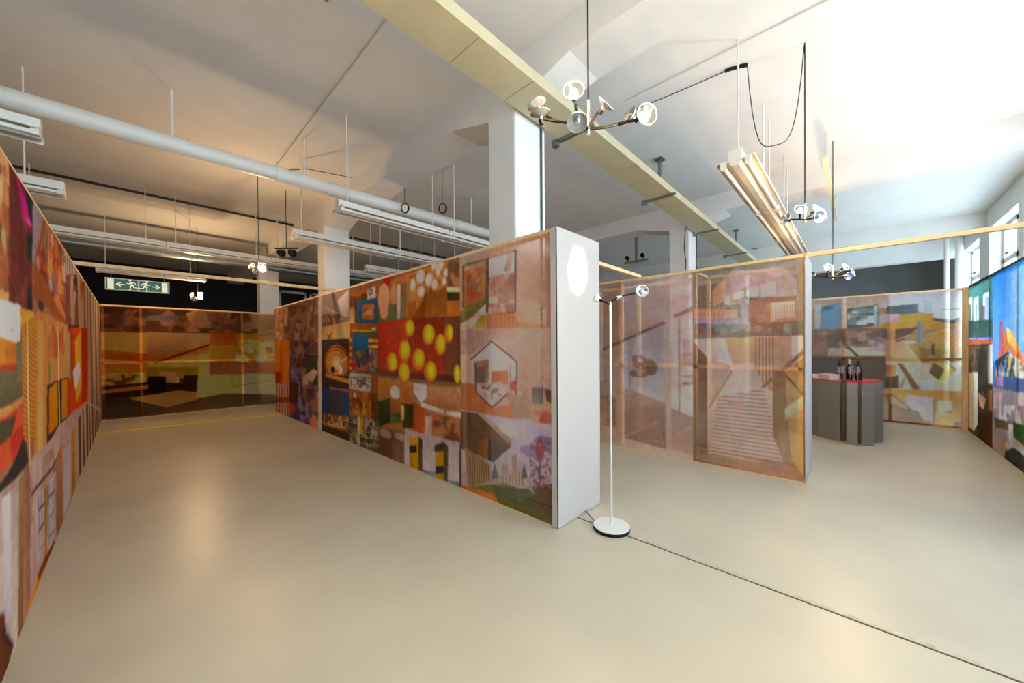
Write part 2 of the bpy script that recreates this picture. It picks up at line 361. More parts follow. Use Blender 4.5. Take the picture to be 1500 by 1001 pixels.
('p',(190,110,40),[(5.95,2.35),(4.88,2.4),(4.88,2.33),(5.89,2.27)]),
('b',14,30,0.1,[(90,60,50),(160,120,100),(190,140,110),(110,70,40)],[(5.87,2.38),(4.92,2.28),(4.93,1.9),(5.88,1.95)]),
('p',(52,96,136),[(5.54,2.22),(4.9,2.21),(4.91,1.85),(5.55,1.86)]),
('p',(196,126,62),[(5.36,2.16),(4.99,2.13),(4.99,1.92),(5.36,1.94)]),
('b',15,16,0.09,[(220,160,90),(150,80,40)],[(5.34,2.1),(4.99,2.07),(4.99,1.93),(5.34,1.95)]),
('p',(216,204,200),[(5.22,2.36),(4.96,2.39),(4.96,2.23),(5.2,2.22)]),
('e',(70,60,60),(5.1,2.32,0.07,0.05)),
('e',(200,190,185),(5.1,2.32,0.04,0.03)),
('p',(218,168,128),[(5.87,2.11),(5.67,2.13),(5.65,1.87),(5.88,1.87)]),
('p',(168,94,36),[(5.91,1.91),(4.89,1.85),(4.89,1.64),(5.91,1.67)]),
('p',(228,168,52),[(5.75,1.81),(5.08,1.76),(5.08,1.74),(5.75,1.77)]),
('p',(222,160,50),[(5.91,1.77),(5.7,1.77),(5.71,1.72),(5.91,1.72)]),
('p',(205,205,200),[(5.08,1.8),(4.95,1.8),(4.96,1.64),(5.08,1.65)]),
('p',(50,110,160),[(5.08,1.76),(4.97,1.76),(4.98,1.7),(5.08,1.71)]),
('p',(112,90,50),[(5.78,1.77),(4.89,1.74),(4.91,1.14),(5.8,1.1)]),
('p',(46,106,152),[(5.75,1.75),(5.19,1.7),(5.2,1.47),(5.76,1.47)]),
('p',(150,80,36),[(5.99,1.78),(5.73,1.77),(5.75,1.11),(6.01,1.09)]),
('p',(228,172,52),[(5.96,1.67),(5.76,1.66),(5.76,1.61),(5.97,1.61)]),
('p',(228,172,52),[(5.97,1.55),(5.76,1.54),(5.76,1.49),(5.97,1.49)]),
('p',(228,172,52),[(5.97,1.44),(5.76,1.44),(5.76,1.38),(5.97,1.38)]),
('p',(228,172,52),[(5.97,1.33),(5.77,1.33),(5.77,1.28),(5.97,1.27)]),
('p',(228,172,52),[(5.98,1.21),(5.77,1.21),(5.77,1.16),(5.98,1.15)]),
('p',(228,172,52),[(5.19,1.64),(4.89,1.63),(4.9,1.59),(5.19,1.6)]),
('p',(120,70,30),[(5.19,1.6),(4.9,1.59),(4.9,1.58),(5.19,1.58)]),
('p',(228,172,52),[(5.19,1.55),(4.9,1.55),(4.9,1.51),(5.19,1.51)]),
('p',(120,70,30),[(5.19,1.51),(4.9,1.51),(4.9,1.49),(5.2,1.49)]),
('p',(228,172,52),[(5.2,1.48),(4.9,1.48),(4.9,1.44),(5.2,1.44)]),
('p',(120,70,30),[(5.2,1.44),(4.9,1.44),(4.9,1.42),(5.2,1.42)]),
('b',16,50,0.07,[(150,130,140),(110,90,60),(90,80,40),(170,110,60),(60,70,110)],[(5.76,1.49),(4.92,1.49),(4.93,1.18),(5.77,1.15)]),
('p',(60,70,110),[(5.28,1.49),(5.17,1.49),(5.18,1.31),(5.29,1.31)]),
('e',(204,52,42),(5.69,1.24,0.1,0.05)),
('l',(190,110,50),(5.77,1.13,4.94,1.31,0.03)),
('p',(140,86,46),[(5.14,1.16),(4.91,1.17),(4.92,0.35),(5.16,0.31)]),
('b',17,30,0.1,[(110,65,35),(165,100,55),(90,55,35)],[(5.12,1.15),(4.91,1.16),(4.92,0.37),(5.13,0.34)]),
('p',(196,186,176),[(5.9,1.12),(5.12,1.12),(5.12,0.86),(5.91,0.87)]),
('b',18,40,0.06,[(70,60,55),(120,110,100),(210,200,190)],[(5.88,1.06),(5.14,1.09),(5.14,0.93),(5.88,0.88)]),
('p',(184,114,42),[(5.91,0.85),(5.12,0.85),(5.13,0.5),(5.92,0.45)]),
('b',19,60,0.06,[(150,85,30),(215,150,70),(120,70,40),(190,110,50)],[(5.91,0.81),(5.12,0.88),(5.13,0.54),(5.92,0.44)]),
('e',(225,200,160),(5.68,0.78,0.06,0.04)),
('p',(110,96,62),[(5.95,0.43),(4.88,0.48),(4.89,-0.05),(5.96,-0.07)]),
('b',20,120,0.05,[(60,55,45),(190,180,160),(80,80,60),(150,130,90)],[(5.92,0.38),(4.92,0.5),(4.93,0.11),(5.93,-0.08)]),
('l',(180,165,140),(5.92,0.33,4.9,0.38,0.01)),
('l',(180,165,140),(5.92,0.23,4.91,0.29,0.01)),
('l',(180,165,140),(5.93,0.13,4.91,0.21,0.01)),
('l',(180,165,140),(5.93,0.03,4.91,0.12,0.01)),
('p',(218,194,164),[(5.59,0.46),(5.5,0.47),(5.52,-0.03),(5.6,-0.05)]),
('p',(218,162,42),[(5.49,0.45),(5.39,0.46),(5.39,0.22),(5.5,0.2)]),
('p',(60,50,36),[(5.93,-0.08),(4.89,-0.04),(4.89,-0.11),(5.93,-0.11)]),
('p',(152,134,134),[(7.05,2.51),(5.84,2.53),(5.85,1.95),(7.07,1.97)]),
('p',(205,190,190),[(6.31,2.31),(5.86,2.44),(5.88,2.0),(6.17,2.05)]),
('l',(190,160,130),(6.96,2.25,6.25,2.08,0.04)),
('b',21,30,0.1,[(120,90,60),(180,140,110),(100,75,55)],[(7.03,2.14),(6.17,2.08),(6.18,1.88),(7.04,1.91)]),
('p',(226,176,116),[(7.07,1.89),(5.85,1.94),(5.86,1.64),(7.08,1.67)]),
('l',(70,50,40),(6.78,1.76,6.59,1.68,0.02)),
('l',(70,50,40),(6.59,1.78,6.75,1.67,0.03)),
('p',(72,62,58),[(7.08,1.67),(5.86,1.67),(5.88,0.86),(7.11,0.77)]),
('e',(205,100,35),(6.39,1.26,0.52,0.31)),
('e',(72,58,50),(6.39,1.26,0.47,0.28)),
('e',(226,140,60),(6.39,1.26,0.45,0.26)),
('e',(150,80,30),(6.39,1.26,0.38,0.23)),
('e',(220,150,72),(6.39,1.26,0.36,0.21)),
('e',(190,110,50),(6.39,1.26,0.27,0.15)),
('e',(232,180,110),(6.39,1.26,0.24,0.13)),
('e',(250,225,180),(6.39,1.26,0.11,0.07)),
('p',(72,62,58),[(7.1,1.07),(5.88,1.06),(5.88,0.86),(7.11,0.77)]),
('p',(216,144,62),[(6.9,1.07),(5.88,1.01),(5.88,0.94),(6.9,1.01)]),
('l',(240,220,190),(6.19,1.29,5.97,1.36,0.02)),
('e',(240,225,215),(6.22,1.15,0.08,0.07)),
('e',(60,50,50),(6.55,1.14,0.09,0.06)),
('p',(50,82,134),[(7.11,0.81),(5.88,0.84),(5.89,0.4),(7.12,0.32)]),
('p',(74,74,86),[(6.84,0.77),(6.07,0.82),(6.08,0.44),(6.85,0.35)]),
('l',(190,110,60),(6.68,0.83,5.91,0.82,0.02)),
('p',(84,66,56),[(7.12,0.34),(5.89,0.42),(5.91,-0.08),(7.13,-0.08)]),
('b',22,60,0.07,[(196,146,70),(150,100,45),(225,190,130),(100,70,45)],[(7.02,0.33),(5.92,0.41),(5.92,0.2),(7.03,0.13)]),
('l',(200,120,50),(7.03,0.13,5.93,0.17,0.02)),
('p',(152,108,84),[(10.25,2.69),(7.09,2.39),(7.17,-0.12),(10.41,-0.64)]),
('b',23,60,0.16,[(175,130,100),(100,65,50),(130,90,70),(190,150,120)],[(10.02,2.54),(7.16,2.29),(7.18,1.65),(10.06,1.7)]),
('l',(92,60,46),(10.0,1.69,9.28,2.02,0.03)),
('l',(92,60,46),(9.28,2.02,8.71,1.67,0.03)),
('l',(92,60,46),(8.42,2.09,8.13,1.73,0.03)),
('l',(92,60,46),(7.83,2.06,8.09,1.73,0.03)),
('l',(92,60,46),(7.62,2.5,7.83,2.06,0.02)),
('l',(92,60,46),(7.37,2.42,7.53,2.04,0.03)),
('l',(92,60,46),(8.91,2.38,8.23,2.39,0.02)),
('p',(202,118,26),[(10.18,1.7),(8.99,1.69),(9.03,0.69),(10.23,0.61)]),
('p',(190,90,20),[(9.72,1.69),(9.5,1.69),(9.55,0.66),(9.77,0.64)]),
('p',(150,50,20),[(10.15,0.96),(9.64,0.98),(9.65,0.71),(10.17,0.68)]),
('b',24,60,0.13,[(110,80,70),(80,60,60),(150,110,90),(70,60,85)],[(8.94,1.68),(7.25,1.65),(7.27,1.14),(8.97,1.08)]),
('p',(70,72,68),[(7.94,1.39),(7.26,1.39),(7.27,1.14),(7.95,1.12)]),
('p',(60,80,60),[(7.95,1.14),(7.27,1.17),(7.28,0.82),(7.96,0.78)]),
('p',(206,172,158),[(8.16,0.93),(7.49,1.12),(7.27,1.08),(7.65,0.81),(8.17,0.79)]),
('p',(104,94,124),[(9.02,1.08),(8.2,1.11),(8.25,-0.29),(9.08,-0.43)]),
('b',25,80,0.12,[(80,60,60),(150,140,170),(60,70,120),(140,60,50),(120,90,100)],[(8.97,1.08),(7.24,0.81),(7.27,-0.08),(9.02,-0.09)]),
('p',(90,55,45),[(9.03,0.75),(8.43,0.79),(8.44,0.39),(9.05,0.33)]),
('p',(190,70,40),[(9.05,0.3),(8.67,0.34),(8.68,0.13),(9.06,0.09)]),
('p',(196,178,156),[(10.23,0.66),(9.03,0.73),(9.06,-0.03),(10.27,-0.19)]),
('s',(200,180,160),(170,80,55),5,90,[(10.23,0.61),(9.03,0.69),(9.06,-0.0),(10.27,-0.16)]),
('p',(150,70,40),[(10.18,0.35),(9.04,0.45),(9.05,0.33),(10.19,0.22)]),
('e',(228,152,92),(7.48,0.07,0.21,0.18)),
('p',(228,212,202),[(7.2,2.55),(7.03,2.56),(7.12,-0.11),(7.29,-0.11)]),
],
'L':[
('p',(155,105,80),[(2.36,2.53),(15.38,9.43),(10.05,-5.84),(2.21,0.15)]),
('p',(205,145,92),[(2.35,2.4),(3.17,2.47),(3.08,1.75),(2.31,1.71)]),
('b',31,60,0.1,[(60,52,50),(70,60,50),(225,180,130),(170,100,60)],[(2.34,2.27),(3.12,2.43),(3.05,1.79),(2.31,1.72)]),
('p',(112,56,52),[(3.14,2.49),(3.83,2.51),(3.78,1.75),(3.02,1.74)]),
('b',32,14,0.3,[(130,70,60),(100,50,45),(120,60,70)],[(3.15,2.25),(3.64,2.39),(3.58,1.8),(3.11,1.76)]),
('p',(190,40,120),[(3.3,2.48),(3.46,2.43),(3.77,2.33),(3.76,2.27),(3.5,2.26)]),
('e',(225,90,170),(3.67,2.29,0.1,0.01)),
('p',(46,54,56),[(3.57,2.49),(3.83,2.5),(3.81,2.3),(3.66,2.33)]),
('p',(50,56,56),[(3.62,2.2),(3.81,2.24),(3.79,2.07),(3.61,2.04)]),
('p',(60,55,55),[(3.63,1.89),(3.8,1.91),(3.78,1.75),(3.62,1.74)]),
('p',(152,132,134),[(3.83,2.51),(4.31,2.53),(4.26,2.14),(3.79,2.06)]),
('p',(165,88,48),[(4.31,2.53),(5.61,2.54),(5.49,1.75),(3.81,1.84),(3.84,2.07)]),
('b',33,150,0.12,[(222,184,156),(110,60,45),(200,90,45),(170,60,50),(230,150,90),(140,110,110)],[(3.89,2.07),(4.33,2.42),(5.55,2.48),(5.44,1.79)]),
('b',39,40,0.1,[(110,70,50),(190,120,80),(140,90,60)],[(4.33,2.48),(5.54,2.78),(5.47,2.31),(4.29,2.12)]),
('e',(90,60,70),(4.05,1.81,0.11,0.04)),
('p',(98,84,84),[(5.55,2.53),(6.7,2.55),(6.67,2.4),(5.51,2.23)]),
('s',(98,84,84),(200,190,190),6,90,[(5.55,2.5),(6.62,2.52),(6.58,2.31),(5.5,2.17)]),
('p',(96,60,46),[(5.51,2.23),(7.65,2.54),(7.5,1.79),(5.43,1.71)]),
('b',34,50,0.2,[(130,80,60),(70,45,40),(190,150,130),(60,50,60)],[(5.56,2.23),(7.43,2.49),(7.3,1.84),(5.49,1.75)]),
('p',(168,138,116),[(6.7,2.55),(12.94,2.43),(11.96,-0.38),(6.83,0.46)]),
('s',(178,148,128),(120,90,72),7,90,[(7.43,2.53),(12.3,2.4),(11.41,-0.29),(7.41,0.36)]),
('p',(150,90,40),[(7.02,2.38),(7.86,2.45),(7.14,2.06)]),
('p',(216,76,26),[(5.49,1.72),(8.21,1.84),(7.95,0.67),(5.46,0.8)]),
('p',(245,150,50),[(6.38,1.61),(7.09,1.79),(7.15,1.1),(6.41,0.92)]),
('p',(246,232,212),[(6.17,1.27),(6.65,1.37),(6.8,1.25),(6.36,1.06)]),
('p',(170,50,25),[(7.29,1.8),(8.09,1.84),(7.83,0.68),(7.08,0.76)]),
('p',(120,170,140),[(5.54,1.68),(5.83,1.69),(5.76,1.22),(5.47,1.24)]),
('p',(216,222,232),[(2.31,1.73),(3.38,1.75),(3.3,1.53),(2.3,1.61)]),
('p',(230,120,100),[(3.04,1.62),(3.13,1.61),(3.11,1.59)]),
('p',(228,162,60),[(3.32,1.74),(3.81,1.75),(3.84,1.65),(3.37,1.64)]),
('p',(215,132,52),[(2.3,1.6),(3.3,1.54),(3.29,1.4),(2.29,1.43)]),
('s',(222,140,60),(150,75,30),8,20,[(2.95,1.56),(3.23,1.53),(3.22,1.41),(2.94,1.42)]),
('p',(190,70,50),[(2.29,1.45),(3.31,1.43),(3.31,1.39),(2.29,1.42)]),
('p',(104,96,70),[(2.29,1.43),(3.36,1.39),(3.35,1.23),(2.28,1.24)]),
('p',(120,110,80),[(3.19,1.55),(3.36,1.56),(3.34,1.33),(3.17,1.34)]),
('p',(206,82,52),[(2.27,1.2),(3.42,1.24),(3.43,1.05),(2.95,0.95),(2.26,0.97)]),
('p',(225,150,90),[(2.28,1.22),(3.39,1.25),(3.38,1.22),(2.27,1.16)]),
('p',(90,80,60),[(2.27,1.17),(3.15,1.18),(3.02,1.08),(2.27,1.06)]),
('p',(200,60,45),[(2.99,1.09),(3.47,1.1),(3.42,1.02),(3.01,0.95)]),
('p',(66,56,52),[(2.25,0.83),(2.95,0.92),(3.43,1.04),(3.57,0.84),(2.84,0.86),(2.25,0.85)]),
('s',(230,156,64),(140,70,26),26,12,[(3.39,1.65),(3.93,1.74),(3.85,0.95),(3.54,0.94),(3.38,1.02)]),
('p',(216,136,70),[(3.93,1.77),(5.55,1.75),(5.52,1.2),(4.19,1.25),(4.14,0.8),(3.75,0.81)]),
('p',(228,160,90),[(3.95,1.7),(4.12,1.71),(4.02,0.82),(3.86,0.85)]),
('b',35,24,0.12,[(200,92,50),(225,160,100),(190,120,70)],[(4.3,1.68),(5.43,1.73),(5.39,1.43),(4.28,1.45)]),
('p',(160,130,80),[(4.27,1.42),(4.4,1.42),(4.39,1.27),(4.25,1.28)]),
('p',(62,52,46),[(4.19,1.26),(5.53,1.25),(5.46,0.84),(4.14,0.82)]),
('p',(232,128,20),[(4.28,1.23),(4.92,1.24),(4.88,0.88),(4.24,0.9)]),
('p',(228,122,24),[(5.16,1.24),(5.47,1.24),(5.42,0.88),(5.11,0.89)]),
('p',(188,152,140),[(2.25,0.85),(2.84,0.86),(3.57,0.83),(5.47,0.87),(7.74,0.8),(12.16,0.2),(11.76,-0.93),(5.3,-0.94),(2.18,-0.29)]),
('b',36,60,0.3,[(200,170,165),(175,135,120),(205,185,185),(165,120,100)],[(2.41,0.87),(3.48,0.81),(5.04,0.75),(3.89,0.13)]),
('p',(205,182,178),[(2.25,0.85),(3.19,0.82),(3.1,-0.15),(2.19,-0.18)]),
('p',(215,205,210),[(2.86,0.82),(2.97,0.82),(2.98,0.23),(2.84,0.29)]),
('p',(150,108,68),[(3.2,0.83),(3.35,0.83),(3.27,-0.03),(3.13,-0.01)]),
('p',(160,112,85),[(3.35,0.84),(3.59,0.83),(3.48,-0.03),(3.27,-0.03)]),
('l',(120,70,55),(3.64,0.63,4.75,0.62,0.03)),
('p',(206,194,200),[(3.78,0.57),(4.66,0.54),(4.61,0.12),(3.76,0.14)]),
('s',(208,200,206),(140,110,110),9,90,[(3.8,0.56),(4.66,0.53),(4.6,0.09),(3.78,0.15)]),
('p',(175,120,70),[(4.05,0.56),(4.2,0.56),(4.14,0.07),(3.99,0.08)]),
('l',(120,60,45),(3.85,0.47,4.04,0.46,0.02)),
('l',(120,60,45),(4.22,0.45,4.53,0.42,0.02)),
('l',(120,60,45),(3.83,0.34,4.02,0.33,0.02)),
('l',(120,60,45),(4.2,0.31,4.51,0.27,0.01)),
('l',(120,60,45),(3.82,0.22,4.01,0.19,0.01)),
('l',(120,60,45),(4.19,0.17,4.49,0.12,0.01)),
('p',(165,110,70),[(4.67,0.64),(5.12,0.68),(5.02,-0.02),(4.59,-0.01)]),
('p',(196,180,182),[(5.16,0.61),(5.66,0.6),(5.57,0.06),(5.13,0.05)]),
('p',(180,120,70),[(5.79,0.66),(6.28,0.66),(6.09,-0.01),(5.75,-0.02)]),
('p',(216,132,40),[(4.83,-0.07),(4.65,-0.13),(3.67,-0.03),(3.4,-0.04),(3.41,0.05),(3.75,0.08),(4.44,0.02)]),
('p',(120,60,40),[(3.73,0.09),(4.05,0.09),(4.52,0.04),(4.51,0.01),(3.77,0.04)]),
('s',(196,164,150),(96,66,54),9,90,[(6.37,0.73),(7.97,0.76),(11.56,0.19),(11.41,-0.29),(6.41,0.06)]),
('p',(112,62,42),[(2.24,0.6),(2.86,0.29),(2.89,0.19),(3.05,0.04),(2.82,-0.01),(2.19,-0.07)]),
('p',(60,45,40),[(2.84,0.28),(2.89,0.18),(3.05,0.04),(2.96,0.07),(2.82,0.21)]),
],
'B':[
('p',(98,74,58),[(-0.46,2.56),(2.95,2.87),(2.91,-0.46),(-0.49,0.05)]),
('b',41,110,0.14,[(120,90,75),(70,50,40),(140,120,110),(90,70,60),(160,130,110)],[(-0.41,2.42),(2.81,2.67),(2.81,1.99),(-0.41,1.9)]),
('p',(105,110,120),[(0.31,2.29),(0.83,2.32),(0.83,2.19),(0.31,2.17)]),
('g',(170,132,84),(190,150,95),[(-0.41,1.89),(1.4,1.9),(1.39,1.07),(-0.42,1.15)]),
('p',(150,125,105),[(0.29,1.91),(1.4,1.9),(1.4,1.38),(0.29,1.37)]),
('p',(150,98,36),[(-0.42,1.53),(0.56,1.39),(1.4,1.63),(1.4,1.51),(0.45,1.21),(-0.42,1.33)]),
('l',(98,60,28),(0.43,1.22,1.4,1.63,0.05)),
('p',(160,116,52),[(-0.42,1.27),(0.3,1.24),(0.29,0.69),(-0.42,0.75)]),
('s',(180,135,66),(130,90,36),7,0,[(-0.42,1.27),(0.3,1.24),(0.29,0.91),(-0.42,0.95)]),
('b',42,40,0.08,[(205,170,120),(90,60,30),(190,150,90)],[(-0.4,1.04),(0.27,1.0),(0.27,0.72),(-0.41,0.78)]),
('p',(132,122,42),[(0.29,1.12),(1.24,1.08),(1.24,0.81),(0.29,0.87)]),
('p',(190,160,120),[(0.7,0.86),(0.82,0.86),(0.81,0.58),(0.69,0.59)]),
('p',(160,135,100),[(0.5,1.0),(0.77,0.99),(0.77,0.51),(0.5,0.53)]),
('p',(62,42,26),[(-0.42,0.75),(0.29,0.78),(1.23,0.68),(1.23,-0.02),(-0.43,0.05)]),
('p',(150,110,70),[(-0.39,0.66),(0.29,0.72),(0.29,0.63),(-0.39,0.58)]),
('p',(40,30,34),[(0.29,0.91),(0.6,0.89),(0.6,0.51),(0.29,0.54)]),
('p',(70,40,26),[(0.84,0.64),(1.23,0.61),(1.23,0.38),(0.83,0.42)]),
('p',(60,45,40),[(0.91,0.9),(1.22,0.88),(1.22,0.61),(0.91,0.64)]),
('p',(168,128,88),[(-0.01,0.44),(0.81,0.55),(1.52,0.38),(0.59,0.17)]),
('p',(60,36,20),[(-0.43,0.4),(0.01,0.44),(0.59,0.16),(0.58,0.03),(-0.43,0.05)]),
('p',(90,64,36),[(0.59,0.16),(1.41,0.34),(1.41,-0.01),(0.58,0.03)]),
('p',(194,120,52),[(1.39,1.9),(2.94,1.94),(2.92,0.81),(1.38,0.87)]),
('p',(150,95,50),[(1.39,1.94),(1.91,1.95),(1.91,1.61),(1.39,1.61)]),
('b',43,60,0.1,[(235,190,130),(150,90,40),(210,150,80),(240,215,180)],[(1.91,1.75),(2.8,1.76),(2.79,1.01),(1.9,1.05)]),
('p',(140,106,82),[(1.38,1.21),(2.8,1.16),(2.79,0.8),(1.38,0.89)]),
('p',(200,166,116),[(1.19,1.41),(1.39,1.41),(1.38,0.89),(2.92,0.8),(2.92,0.24),(1.13,0.35)]),
('p',(218,184,152),[(2.07,0.86),(2.7,0.83),(2.69,0.29),(2.06,0.35)]),
('p',(190,150,80),[(1.78,0.85),(1.88,0.84),(1.88,0.66),(1.78,0.67)]),
('l',(190,130,90),(1.82,0.56,2.69,0.64,0.04)),
('p',(84,72,48),[(1.15,0.32),(1.66,0.4),(2.92,0.24),(2.91,-0.1),(1.15,-0.01)]),
('p',(122,106,72),[(2.4,2.42),(2.94,2.45),(2.94,1.88),(2.4,1.87)]),
('l',(170,140,90),(2.4,1.94,2.81,2.03,0.03)),
],
'P2A':[
('p',(140,122,104),[(1.59,2.81),(0.4,2.57),(0.4,1.54),(1.59,1.57)]),
('p',(192,158,158),[(1.32,2.14),(1.1,2.42),(0.6,2.37),(0.49,2.22),(0.47,1.99),(0.68,2.04),(0.96,2.2),(1.3,1.99)]),
('p',(216,162,116),[(1.32,2.19),(1.18,2.33),(1.16,2.06),(1.31,2.0)]),
('p',(226,206,190),[(1.19,2.13),(1.13,2.12),(1.13,2.0),(1.19,2.01)]),
('p',(190,150,125),[(1.13,2.14),(0.99,2.15),(1.01,2.0),(1.13,2.0)]),
('p',(228,208,194),[(1.1,2.13),(0.98,2.16),(0.98,2.06),(1.09,2.06)]),
('p',(230,212,198),[(0.95,2.17),(0.83,2.2),(0.83,2.07),(0.95,2.08)]),
('p',(232,216,202),[(0.81,2.2),(0.67,2.22),(0.67,2.06),(0.81,2.06)]),
('p',(205,170,150),[(0.62,2.35),(0.57,2.32),(0.49,1.99),(0.62,2.04)]),
('p',(222,200,185),[(0.52,2.11),(0.48,2.11),(0.48,1.99),(0.52,2.0)]),
('p',(172,118,92),[(1.01,2.08),(0.84,2.05),(0.48,2.05),(0.48,1.73),(0.94,1.72),(1.01,1.77)]),
('p',(168,154,158),[(1.01,2.08),(0.94,2.05),(0.94,1.73),(1.0,1.77)]),
('b',51,20,0.08,[(180,130,105),(160,105,85)],[(0.93,2.04),(0.72,2.02),(0.72,1.75),(0.93,1.76)]),
('s',(244,220,196),(190,120,92),9,90,[(0.71,1.97),(0.51,1.97),(0.51,1.82),(0.66,1.8),(0.71,1.77)]),
('l',(240,215,190),(0.71,1.97,0.51,1.97,0.02)),
('p',(216,152,122),[(1.54,1.99),(1.05,1.93),(1.05,1.84),(1.54,1.86)]),
('s',(222,160,130),(190,110,90),8,90,[(1.51,1.95),(1.19,1.93),(1.19,1.86),(1.51,1.88)]),
('p',(176,152,164),[(1.54,1.86),(1.01,1.84),(1.01,1.72),(1.54,1.74)]),
('p',(120,105,95),[(1.54,1.74),(0.42,1.77),(0.42,1.6),(1.54,1.59)]),
('b',52,60,0.05,[(90,75,65),(160,140,130),(150,90,80),(110,130,140)],[(1.52,1.79),(0.53,1.74),(0.53,1.62),(1.52,1.65)]),
('p',(208,164,150),[(1.59,1.59),(0.4,1.61),(0.4,-0.04),(1.59,-0.06)]),
('p',(218,190,180),[(1.53,1.58),(1.2,1.59),(1.1,1.26),(1.38,1.36)]),
('p',(216,156,106),[(1.18,1.59),(0.84,1.6),(0.87,1.31),(1.09,1.28)]),
('p',(205,165,150),[(1.38,1.35),(1.11,1.26),(1.35,0.7),(1.38,0.7)]),
('p',(216,176,160),[(1.1,1.19),(0.88,1.27),(0.79,1.04),(0.71,0.78),(1.35,0.7)]),
('l',(192,116,76),(1.11,1.19,1.35,0.74,0.03)),
('s',(218,180,170),(158,106,90),19,0,[(1.26,0.88),(0.79,1.0),(0.65,0.4),(0.61,0.19),(1.37,0.11),(1.31,0.54)]),
('p',(205,130,125),[(1.16,0.84),(0.98,0.83),(0.98,0.76),(1.16,0.78)]),
('s',(206,156,136),(146,94,70),6,90,[(0.88,1.6),(0.68,1.6),(0.69,0.97),(0.79,1.04),(0.88,1.27)]),
('p',(190,140,115),[(0.69,1.6),(0.53,1.61),(0.53,1.28),(0.69,1.09)]),
('p',(225,200,185),[(0.53,1.6),(0.43,1.6),(0.43,1.4),(0.53,1.4)]),
('p',(152,102,66),[(0.7,1.2),(0.53,1.32),(0.52,0.09),(0.6,0.21),(0.7,0.47)]),
('p',(194,142,82),[(0.59,1.21),(0.42,1.38),(0.42,0.11),(0.53,0.18)]),
('p',(130,85,52),[(0.69,1.09),(0.65,1.12),(0.65,0.4),(0.69,0.47)]),
('p',(210,180,140),[(0.59,0.79),(0.43,0.95),(0.43,0.81),(0.59,0.65)]),
('l',(150,100,60),(0.79,1.03,0.42,1.44,0.04)),
('l',(120,75,45),(0.61,1.21,0.42,0.95,0.02)),
('p',(122,82,62),[(1.59,1.6),(1.54,1.56),(1.38,1.36),(1.38,0.01),(1.59,-0.0)]),
('p',(168,114,88),[(1.38,0.15),(0.61,0.14),(0.49,0.02),(1.38,-0.01)]),
('p',(190,130,95),[(0.61,0.19),(0.52,0.22),(0.42,0.07),(0.42,0.01),(0.53,0.04)]),
],
'P2B':[
('p',(202,164,154),[(8.4,3.8),(1.52,2.62),(1.53,-0.11),(8.5,-1.7)]),
('p',(196,146,118),[(2.9,2.56),(2.52,2.55),(2.53,0.11),(2.92,-0.0)]),  # look of the post through the lit cloth, painted into the print
('p',(196,172,176),[(2.52,1.58),(1.92,1.8),(1.93,0.71),(2.42,0.86),(2.52,0.9)]),
('p',(208,180,176),[(1.81,1.88),(1.67,1.93),(1.68,0.61),(1.82,0.65)]),
('g',(206,172,164),(200,160,150),[(2.52,2.51),(1.94,2.48),(1.94,1.81),(2.52,1.6)]),
('l',(124,80,68),(5.77,0.42,2.88,1.42,0.04)),
('l',(124,78,68),(2.85,1.46,1.92,1.82,0.04)),
('l',(124,78,68),(1.76,1.91,1.54,1.99,0.05)),
('l',(118,72,62),(2.42,1.62,2.42,0.87,0.02)),
('l',(190,120,95),(2.37,1.62,2.38,0.88,0.01)),
('l',(120,72,56),(1.72,1.88,1.72,0.61,0.02)),
('l',(150,95,75),(2.86,1.42,2.87,0.54,0.02)),
('e',(156,112,74),(2.13,1.21,0.11,0.12)),
('e',(150,100,86),(2.28,1.11,0.15,0.05)),
('e',(122,88,42),(2.08,1.19,0.08,0.09)),
('l',(120,80,60),(2.25,1.38,2.13,1.25,0.02)),
('b',61,16,0.05,[(170,120,100),(140,90,80)],[(2.37,1.38),(2.18,1.38),(2.18,1.09),(2.38,1.08)]),
('p',(164,120,108),[(2.5,0.9),(1.89,0.72),(1.89,0.1),(2.51,0.15)]),
('p',(176,132,118),[(1.82,0.67),(1.54,0.58),(1.54,0.08),(1.82,0.1)]),
('l',(200,150,120),(2.51,0.17,2.02,0.44,0.02)),
('l',(205,160,140),(1.89,0.21,1.56,0.45,0.02)),
('s',(206,162,150),(160,100,80),6,0,[(1.68,1.42),(1.54,1.42),(1.54,1.25),(1.68,1.24)]),
('p',(150,95,75),[(1.68,1.12),(1.54,1.12),(1.54,1.1),(1.68,1.09)]),
('p',(150,95,75),[(1.68,1.03),(1.54,1.04),(1.54,1.0),(1.68,0.99)]),
('p',(200,150,140),[(1.67,1.59),(1.54,1.58),(1.54,1.43),(1.68,1.43)]),
('b',62,40,0.1,[(150,100,70),(120,85,50),(190,140,110),(170,120,80)],[(2.9,0.74),(2.63,0.77),(2.64,0.3),(2.9,0.27)]),
('l',(150,90,60),(2.91,0.97,2.77,0.98,0.02)),
('p',(190,150,135),[(8.4,3.45),(2.9,2.65),(2.92,-0.0),(8.47,-0.09)]),
],
'BR':[
('p',(168,128,98),[(1.82,3.21),(-1.44,2.73),(-1.45,-0.23),(1.83,-0.8)]),
('p',(192,162,142),[(1.82,2.57),(-0.41,2.52),(-0.41,2.23),(1.82,2.28)]),
('p',(205,190,185),[(0.66,2.37),(0.57,2.37),(0.57,1.73),(0.66,1.73)]),
('p',(112,152,182),[(0.57,2.31),(0.26,2.37),(0.26,1.92),(0.42,1.7),(0.59,1.82)]),
('p',(80,110,125),[(0.56,2.31),(0.36,2.33),(0.38,2.23),(0.56,2.21)]),
('p',(206,192,188),[(0.25,2.48),(0.17,2.47),(0.17,1.8),(0.25,1.8)]),
('p',(80,86,92),[(0.16,2.23),(-0.28,2.29),(-0.28,1.88),(0.16,1.83)]),
